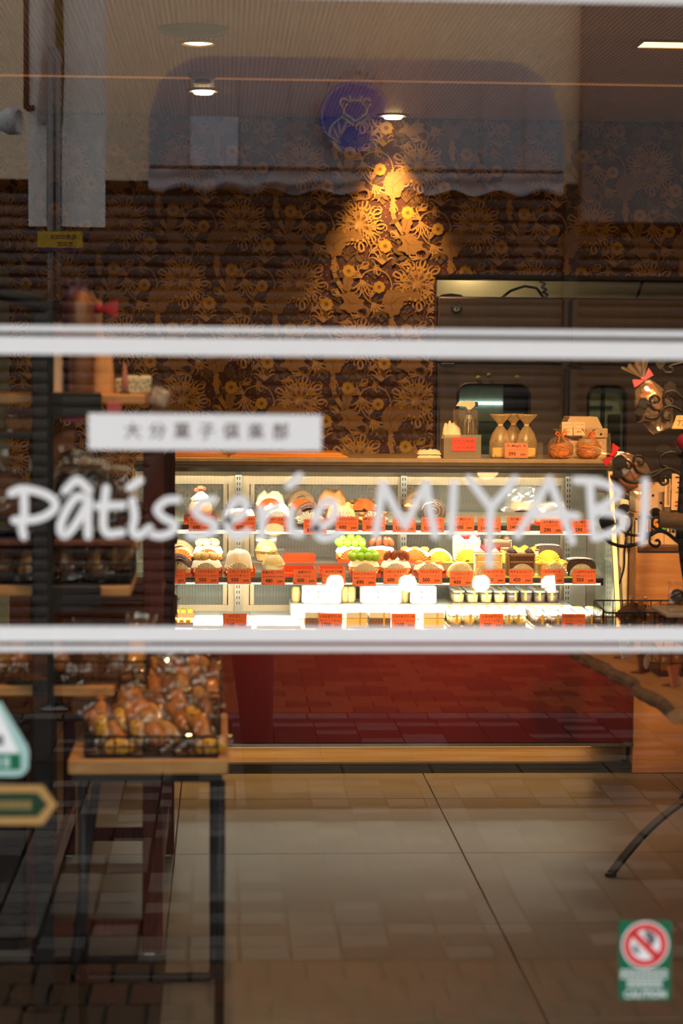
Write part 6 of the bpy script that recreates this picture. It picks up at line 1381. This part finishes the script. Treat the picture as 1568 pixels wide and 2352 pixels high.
# live-edge slab table
SLZ = .62
ed = [(1322, 1488), (1345, 1500), (1368, 1512), (1398, 1524), (1410, 1535), (1436, 1545), (1466, 1562), (1472, 1576), (1500, 1588), (1528, 1604), (1545, 1621), (1550, 1628)]
pts = [onz(x, y, SLZ) for x, y in ed]; near = pts[-1]; far = pts[0]
sl = thing('live_edge_table', 'live-edge wooden slab table on the right with uneven bark edge', 'table', (near.x+.4, (near.y+far.y)/2, 0)); O = sl.location
top = [(p.x-O.x, p.y-O.y) for p in pts]; mb = MB(); n = len(top); th_ = .036
Pm = catmull([Vector((a, b, 0)) for a, b in top], 4); m_ = len(Pm); vs = []; 
for i, p in enumerate(Pm):
    k = .012*mnoise.noise((p.y*16, 3, 1))
    vs += [(p.x, p.y, SLZ), (p.x-.016+k, p.y, SLZ-.010), (p.x-.020+k*1.6, p.y, SLZ-.022+k*.4), (p.x-.004+k, p.y, SLZ-th_), (.75, p.y, SLZ-th_), (.75, p.y, SLZ)]
fs = []
mi_f = []
for i in range(m_-1):
    for k in range(6): fs.append((i*6+k, (i+1)*6+k, (i+1)*6+(k+1) % 6, i*6+(k+1) % 6))
fs += [(0, 1, 2, 3, 4, 5), tuple(reversed([(m_-1)*6+k for k in range(6)]))]
b0 = len(mb.f); mb.add(vs, fs)
for i in range(m_-1):
    for k in range(3): mb.mi[b0+i*6+k] = 1
mb.build('slab', [wood('slab_wood', (176, 112, 58), (208, 146, 86), .4, (12, 1.2, 12), 2.5), mat('bark_edge', (104, 84, 66), .8, var=.45, scale=16, bump=.6)], sl)
for (x, y) in ((.10, top[-1][1]+.10), (.6, top[-1][1]+.10), (.10, top[0][1]-.12), (.6, top[0][1]-.12)): MB().rbox(x+.22 if x < .3 else x, y, 0, (x+.22 if x < .3 else x)+.03, y+.03, SLZ-th_, .003).build('leg', M_bsteel, sl)
# baskets, packets and card stands on the slab
def spx(px, py): return onz(px, py, SLZ)
p = spx(1545, 1552); wire_basket(p.x-.04, p.x+.20, p.y-.02, p.y+.22, SLZ+.0006, .07, 'black wire basket of amber jars on the live-edge table', .09, name='wire_basket')
for i in range(5):
    t = thing('amber_jar', ('first', 'second', 'third', 'fourth', 'fifth')[i]+' of the amber jam jars in the wire basket, counted from the left', 'jar', (p.x-.01+.038*i, p.y+.06+.03*(i % 2), SLZ+.006), .5*i, 'amber jam jars'); MB().lathe([(.014, 0), (.017, .004), (.017, .036), (.013, .042)], 14).build('jar_body', mat('amber', (214, 120, 30), .15, trans=.35), t); MB().lathe([(.0145, .042), (.0145, .052), (.001, .053)], 14).build('lid', mat('lid_gold', (196, 150, 90), .3, .7), t)
p = spx(1405, 1448)
pb = onz(1400, 1470, SLZ); wire_basket(pb.x-.02, pb.x+.30, pb.y-.04, pb.y+.16, SLZ+.0006, .085, 'black wire basket of wrapped bakes at the far end of the live-edge table', .10)
for i in range(7): bag('wrapped_cake_bar', 'btobtbo'[i], 'loaf', .07, .12, .035, (pb.x+.02+.043*i, pb.y+.02+.02*(i % 3), SLZ+.05), (-.5, 1.1+.15*math.sin(i), .3*math.sin(i*2)), ('first', 'second', 'third', 'fourth', 'fifth', 'sixth', 'seventh')[i]+' from the left of the wrapped cake bars on the live-edge table', 'baked snack', 'wrapped cake bars')
for i, (px, py, c, l) in enumerate(((1480, 1546, (216, 196, 170), 'wooden card stand with a pale oval on the live-edge table'), (1552, 1576, (222, 120, 80), 'orange card stand reading a price on the live-edge table'), (1438, 1512, (214, 204, 194), 'small white card stand near the far end of the live-edge table'))):
    q = spx(px, py); t = thing('card_stand', l, 'card stand', (q.x, q.y, SLZ+.0005), .9); 
    MB().prism([(-.024, 0), (.024, 0), (.024, .052), (-.024, .052)], -.003, .003, 'y', 0, Matrix.Rotation(-.2, 4, 'X')).build('card', mat('standcard%d' % i, c, .6) if i else M_brown, t)
    MB().rbox(-.022, .0, 0, .022, .03, .003, .001).build('foot', M_brown, t); mb = MB()
    if i == 0: mb.sph((0, -.005, .03), .016, 16, 0, 1, .08, 1.25); mb.build('oval', mat('oval_white', (226, 214, 200), .6), t)
    elif i == 1:
        disc(mb, 0, .012, .010, -.0055, 16); mb.build('round_mark', mat('round_grey', (176, 160, 150), .6), t); m2 = MB(); put_text(m2, '162', .014, 0, -.0085, .028); m2.build('lettering', M_ink, t)
    else: put_text(mb, '焼菓子', .011, 0, -.0075, .03); mb.build('lettering', M_ink, t)
# white ledge with small bags, right edge
q = at(1540, 1402, 6.0); lg = thing('white_ledge', 'white riser shelf with snack bags at the right edge', 'shelf', (q.x+.12, 6.0, SLZ))
hz = q.z-SLZ; MB().rbox(-.15, -.08, hz-.012, .2, .14, hz, .003).build('ledge_top', mat('ledge_white', (214, 204, 190), .5), lg); MB().rbox(-.08, -.05, .0005, -.06, .10, hz-.012, .002).rbox(.15, -.05, .0005, .17, .10, hz-.012, .002).build('ledge_leg', M_lightwood, lg)
for i in range(4): bag('snack_bag', 'dtyb'[i], 'disc', .055, .085, .03, (q.x+.01+.055*i, 5.97+.03*(i % 2), q.z+.001), (-.1, .06*(-1)**i, .2*i), ('first', 'second', 'third', 'fourth')[i]+' from the left of the snack bags on the white riser shelf', 'baked snack', 'snack bags on the white riser')
# wrought-iron tree stand with curling branches
IY = 6.33; M_iron = mat('wrought_iron', (26, 23, 21), .5, .3, bump=.15, scale=120)
ip = lambda px, py: at(px, py, IY); iz = lambda x, y: ip(1340+x/5.114, 820+y/5.114)
base = at(1640, 1000, IY); ir = thing('iron_stand', 'black wrought-iron tree stand with curled branches and leaves at the right', 'display stand', (base.x, IY, 0)); Q = lambda v: (v.x-base.x, v.y-IY, v.z)
MB().tube([(0, 0, .10), (-.01, 0, .5), (Q(ip(1592, 1420))[0], 0, Q(ip(1592, 1420))[2]), Q(ip(1570, 1290)), Q(ip(1562, 1210)), Q(ip(1572, 1060)), Q(ip(1578, 900)), Q(ip(1585, 780))], .013, 10).build('trunk', M_iron, ir)
f0 = onz(1402, 2012, 0)
def leg_(fx, fy):
    dx, dy = fx-base.x, fy-IY; pr = [(1, .006), (.86, .042), (.66, .085), (.42, .118), (.18, .135), (0, .14)]
    P = [(dx*a, dy*a, z) for a, z in pr]; mb = MB(); C_ = catmull([Vector(v) for v in P], 5); m = len(C_); nn = Vector((-dy, dx, 0)).normalized()*.011; vs = []
    for c in C_: vs += [c+nn+Vector((0, 0, .006)), c-nn+Vector((0, 0, .006)), c-nn-Vector((0, 0, .006)), c+nn-Vector((0, 0, .006))]
    fs = [(i*4+k, i*4+(k+1) % 4, i*4+4+(k+1) % 4, i*4+4+k) for i in range(m-1) for k in range(4)]+[(3, 2, 1, 0), ((m-1)*4, (m-1)*4+1, (m-1)*4+2, (m-1)*4+3)]; mb.add(vs, fs)
    l_ = mb.build('leg', mat('leg_grey', (56, 56, 54), .45, .4), ir); MB().lathe([(.016, 0), (.017, .006), (.012, .010)], 14, 0, Matrix.Translation((dx, dy, 0))).build('foot', M_black, l_)
leg_(f0.x, f0.y); leg_(base.x+.45, IY-.35); leg_(base.x+.05, IY+.55)
def br(pts, r=.0056, name='branch'): return MB().tube([Q(v) for v in catmull([iz(x, y) for x, y in pts], 5)], r*.88, 7).build(name, M_iron, ir)
for pts, r in (([(240,2120),(330,2190),(480,2225),(640,2190),(760,2110),(880,2045),(980,2070),(1080,2150),(1150,2210)], .0066), ([(770,2110),(780,2190),(850,2230),(895,2190),(870,2150),(840,2165)], .005), ([(380,1950),(440,2040),(560,2090),(700,2090),(800,2060)], .005), ([(490,2110),(555,1990),(550,1880),(480,1840),(410,1890),(400,1950),(440,1985)], .0045), ([(900,1870),(815,1900),(810,1990),(870,2020),(920,1980),(905,1925),(862,1945)], .005), ([(1070,1960),(1100,2040),(1090,2140),(1130,2190)], .005),
    ([(440,1400),(520,1460),(660,1470),(790,1420),(900,1350),(1000,1310),(1130,1370),(1190,1420)], .0066), ([(900,1360),(880,1440),(930,1500),(990,1470),(980,1420),(940,1410)], .005), ([(580,1240),(620,1330),(730,1375),(860,1340),(930,1310)], .005), ([(580,1240),(600,1170),(680,1165),(710,1220),(670,1255),(635,1225)], .005), ([(490,1200),(550,1250),(550,1300),(510,1305),(500,1270)], .0045), ([(1000,1300),(920,1270),(900,1190),(960,1130),(1060,1120),(1170,1190)], .0055),
    ([(720,700),(800,720),(880,690),(920,620),(1000,575),(1100,600),(1200,680)], .006), ([(940,620),(930,700),(980,735),(1020,700),(1000,670)], .0048), ([(740,545),(780,560),(830,610),(930,625)], .005), ([(790,560),(780,490),(830,450),(885,490),(860,525),(820,520)], .005), ([(940,490),(960,420),(1060,400),(1150,470),(1200,540)], .0055), ([(940,490),(960,550),(1020,555),(1050,510),(1000,490)], .0048), ([(920,140),(960,180),(1030,180),(1040,130),(1000,110),(1180,60)], .005)): br(pts, r)
def leaf(cx, cy, a, l, wd):
    c = Vector(Q(iz(cx, cy))); n = 10; out = []
    for k in range(n+1): t = k/n; out.append((l*(t-.5), wd*math.sin(PI*t)**.8*(1+.10*(k % 2))))
    for k in range(n-1, 0, -1): t = k/n; out.append((l*(t-.5), -wd*math.sin(PI*t)**.8*(1+.10*(k % 2))))
    MB().prism([(u*math.cos(a)-v*math.sin(a), u*math.sin(a)+v*math.cos(a)) for u, v in out], -.0015, .0015, 'y', 0, Matrix.Translation(c)).build('leaf', M_iron, ir)
for args in ((465,1790,.6,.045,.016), (275,1940,-.25,.052,.026), (845,1825,-.1,.040,.014), (420,1235,-.2,.048,.022), (395,1370,.6,.034,.016), (700,540,.3,.036,.016), (1015,360,-.2,.040,.018), (660,640,.1,.034,.012), (900,70,0,.03,.018), (930,1070,.2,.044,.012)): leaf(*args)
# bags of cake hung on the branches
def hung_bag(cx, cy, w, h, tilt, bow, label, fill):
    c = iz(cx, cy); t = thing('hanging_cake_bag', label, 'cake bag', (c.x, IY+.035, c.z), 0, 'cake bags on the iron stand'); t.rotation_euler = (0, tilt, 0)
    MB().grid(lambda u, v: ((w/2*math.cos(6.283*u))*(.12+.95*math.sin(PI*min(.62, .06+v*.62))*(1-.55*v**2))*(1+.12*mnoise.noise((u*8, v*6, cx))), .026*math.sin(6.283*u)*(.25+math.sin(PI*v*.9)), -h*v+.006*mnoise.noise((u*9, v*9, 2))), 26, 14, wrap=True, smooth=False).build('clear_bag', clear('cake_bag_film', (250, 240, 226), .14, .12, .07, (255, 226, 190)), t)
    MB().grid(lambda u, v: (.05*(2*u-1)*v+.004, .006*math.sin(u*26)*v, .004+.055*v+.004*math.sin(u*26)), 26, 4, smooth=False).build('gathered_top', MATS['cake_bag_film'], t)
    MB().sph((0, -.012, .004), .007, 10).build('bow_knot', bow, t)
    for s in (-1, 1): MB().prism([(0, .003), (s*.030, .022+.006*s), (s*.034, -.004+.006*s), (0, -.003)], -.016, -.010, 'y').build('bow_loop', bow, t)
    for k in range(3): MB().rbox(-w*.26+w*.05*k, -.012+.008*k, -h*(.78-.12*k), w*.22-w*.02*k, -.006+.008*k, -h*(.32-.10*k), .004, 0, Matrix.Rotation(.3-.25*k, 4, 'Y')).build('cake_slice', M_bake[fill[k]], t)
    MB().rbox(-.012, -.0215, -h*.42, .020, -.0205, -h*.28, .0003).build('label', mat('bag_label', (212, 180, 146), .7), t)
hung_bag(715, 275, .125, .165, -.42, M_pinkr, 'clear bag of sliced cake with pink bow, upper right branch', 'dbb')
hung_bag(350, 1170, .135, .155, -.80, M_redr, 'clear bag of brown cake with red bow, middle right branch', 'bbb')
# price tag, red ornament, kraft bag on the stand
c = iz(1110, 770); t = thing('hanging_tag', 'cream handwritten price tag hanging on the iron stand', 'tag', (c.x, IY-.03, c.z)); MB().prism([(-.026, -.018), (.03, -.018), (.034, .022), (-.012, .022)], -.001, .001, 'y').build('card', mat('tag_cream', (212, 168, 116), .7), t); mb = MB(); put_text(mb, '77', .026, .002, -.0014, -.010); put_text(mb, 'ケーキ', .009, .006, -.0014, .012); mb.build('handwriting', M_ink, t); MB().tube([(.01, 0, .022), (.012, .02, .05)], .0008, 4).build('string', M_dark, t)
c = iz(1190, 1005); t = thing('red_ornament', 'red round ornament hanging at the right edge', 'ornament', (c.x, IY-.01, c.z)); MB().sph((0, 0, 0), .030, 20).build('ball', mat('ornament_red', (110, 12, 22), .4), t); MB().lathe([(.006, .028), (.006, .036), (.002, .038)], 10).build('cap', mat('ornament_cap', (206, 170, 130), .5), t)
c = iz(1040, 1890); t = thing('kraft_sheet', 'grey-brown wrapped parcel resting on the lowest iron branch', 'parcel', (c.x, IY-.02, c.z)); MB().grid(lambda u, v: (-.045+.13*u, -.012*math.sin(PI*v)+.003*mnoise.noise((u*8, v*8, 1)), -.028+.05*v-.012*u+.004*mnoise.noise((u*6, v*5, 5))), 14, 8).grid(lambda u, v: (-.045+.13*u, .016*math.sin(PI*v)+.003*mnoise.noise((u*8, v*8, 9)), -.028+.05*v-.012*u+.004*mnoise.noise((u*6, v*5, 5))), 14, 8).build('paper', mat('parcel_paper', (134, 108, 84), .85, var=.15), t); MB().tube([(-.03, .0, .02), (-.03, .02, .04)], .0008, 4).build('string', M_dark, t)

# dark low cabinet and painted table shade at the left, below the shelves
t = thing('low_cabinet', 'dark stained low cabinet under the left shelf stand', 'cabinet', (-.93, 5.5, 0)); MB().rbox(-.40, -.44, .03, .462, .50, .50, .004).build('cabinet_body', mat('near_black_wood', (24, 15, 11), .6), t); MB().rbox(-.38, -.42, 0, .44, .48, .03, .002).build('plinth', M_black, t)
for s in (-1, 1): d_ = MB().rbox(.03+.215*s-.21, -.452, .05, .03+.215*s+.21, -.441, .48, .002).build('door', MATS['near_black_wood'], t); MB().rbox(.03+.215*s-.19*s-.008, -.462, .25, .03+.215*s-.19*s+.008, -.452, .31, .002).build('handle', M_dark, d_)
tag(MB().rbox(-1.3, 3.45, .0003, -.13, 5.005, .006, .002).build('table_shade_sheet', mat('shade_brown', (40, 30, 24), .9, var=.3, scale=200)), 'dark brown sheet standing in for shade on the floor under the oak table', 'mat')  # thin dark sheet stands in for the shade under the table

# ================================================================== the photographer, mirrored faintly in the glass
M_cloth = mat('dark_jacket', (26, 26, 30), .9); M_skin = mat('skin', (170, 124, 98), .6)
def skin_body(name, verts, edges, radii, m, parent, root=0, lvl=1):
    me = bpy.data.meshes.new(name); me.from_pydata(verts, edges, []); o = link(name, me, parent); me.materials.append(m)
    sk = o.modifiers.new('skin', 'SKIN'); sk.use_smooth_shade = True
    for i, r in enumerate(radii): me.skin_vertices[0].data[i].radius = r if isinstance(r, tuple) else (r, r)
    me.skin_vertices[0].data[root].use_root = True
    ss = o.modifiers.new('sub', 'SUBSURF'); ss.levels = lvl; ss.render_levels = lvl
    return o
pe = thing('person', 'person in dark clothes holding a camera, faintly mirrored in the window', 'person', (0, -.30, SZ))
hz0 = -SZ
V = []; E = []; Rr = []
def vx(x, y, z, r, p=None):
    V.append((x, y, z)); Rr.append(r)
    if p is not None: E.append((p, len(V)-1))
    return len(V)-1
pel = vx(0, -.02, .84, (.16, .11)); wa = vx(0, -.02, 1.00, (.145, .10), pel); ch = vx(0, -.02, 1.18, (.17, .11), wa); nk = vx(0, .0, 1.33, .055, ch); hd0 = vx(0, .02, 1.42, (.075, .085), nk); hd1 = vx(0, .02, 1.52, (.082, .095), hd0); hd2 = vx(0, .01, 1.60, (.06, .07), hd1)
for s in (-1, 1):
    hip = vx(s*.09, -.02, .76, .085, pel); kn = vx(s*.11, .0, .45, .06, hip); an = vx(s*.12, -.03, .09, .042, kn); to = vx(s*.14, .10, .045, .04, an)
    sh = vx(s*.17, -.01, 1.26, .062, ch); el = vx(s*.22, .10, 1.10, .048, sh); wr = vx(s*.10, .20, 1.44, .032, el)
    pm = vx(s*.085, .205, 1.50, (.035, .018), wr)
    for k in range(4): a = vx(s*(.095-.012*k), .215, 1.535+.004*k, .0095, pm); vx(s*(.070-.012*k), .222, 1.548+.003*k, .008, a)
    th = vx(s*.06, .19, 1.50, .010, pm); vx(s*.045, .185, 1.512, .009, th)
skin_body('body', V, E, Rr, M_cloth, pe)
MB().sph((0, .025, 1.535), .090, 18, 0, .95, 1.05, 1.18).build('head', M_skin, pe)
MB().grid(lambda u, v: (.094*math.cos(6.283*u)*math.cos(v*1.5), .015+.098*math.sin(6.283*u)*math.cos(v*1.5)-.012, 1.55+.10*math.sin(v*1.5)), 20, 6, wrap=True).build('hair', M_black, pe)
ca = thing('photo_camera', 'black camera held up by the mirrored person', 'camera', (0, -.06, CAM_Z-.045)); MB().rbox(-.07, -.045, 0, .07, -.005, .09, .008).rbox(-.025, -.04, .09, .025, -.008, .112, .005).build('camera_body', M_black, ca); MB().lathe([(.036, -.005), (.036, .044), (.030, .046)], 24, 0, Matrix.Translation((0, 0, .045)) @ Matrix.Rotation(-PI/2, 4, 'X')).build('lens_barrel', M_black, ca)
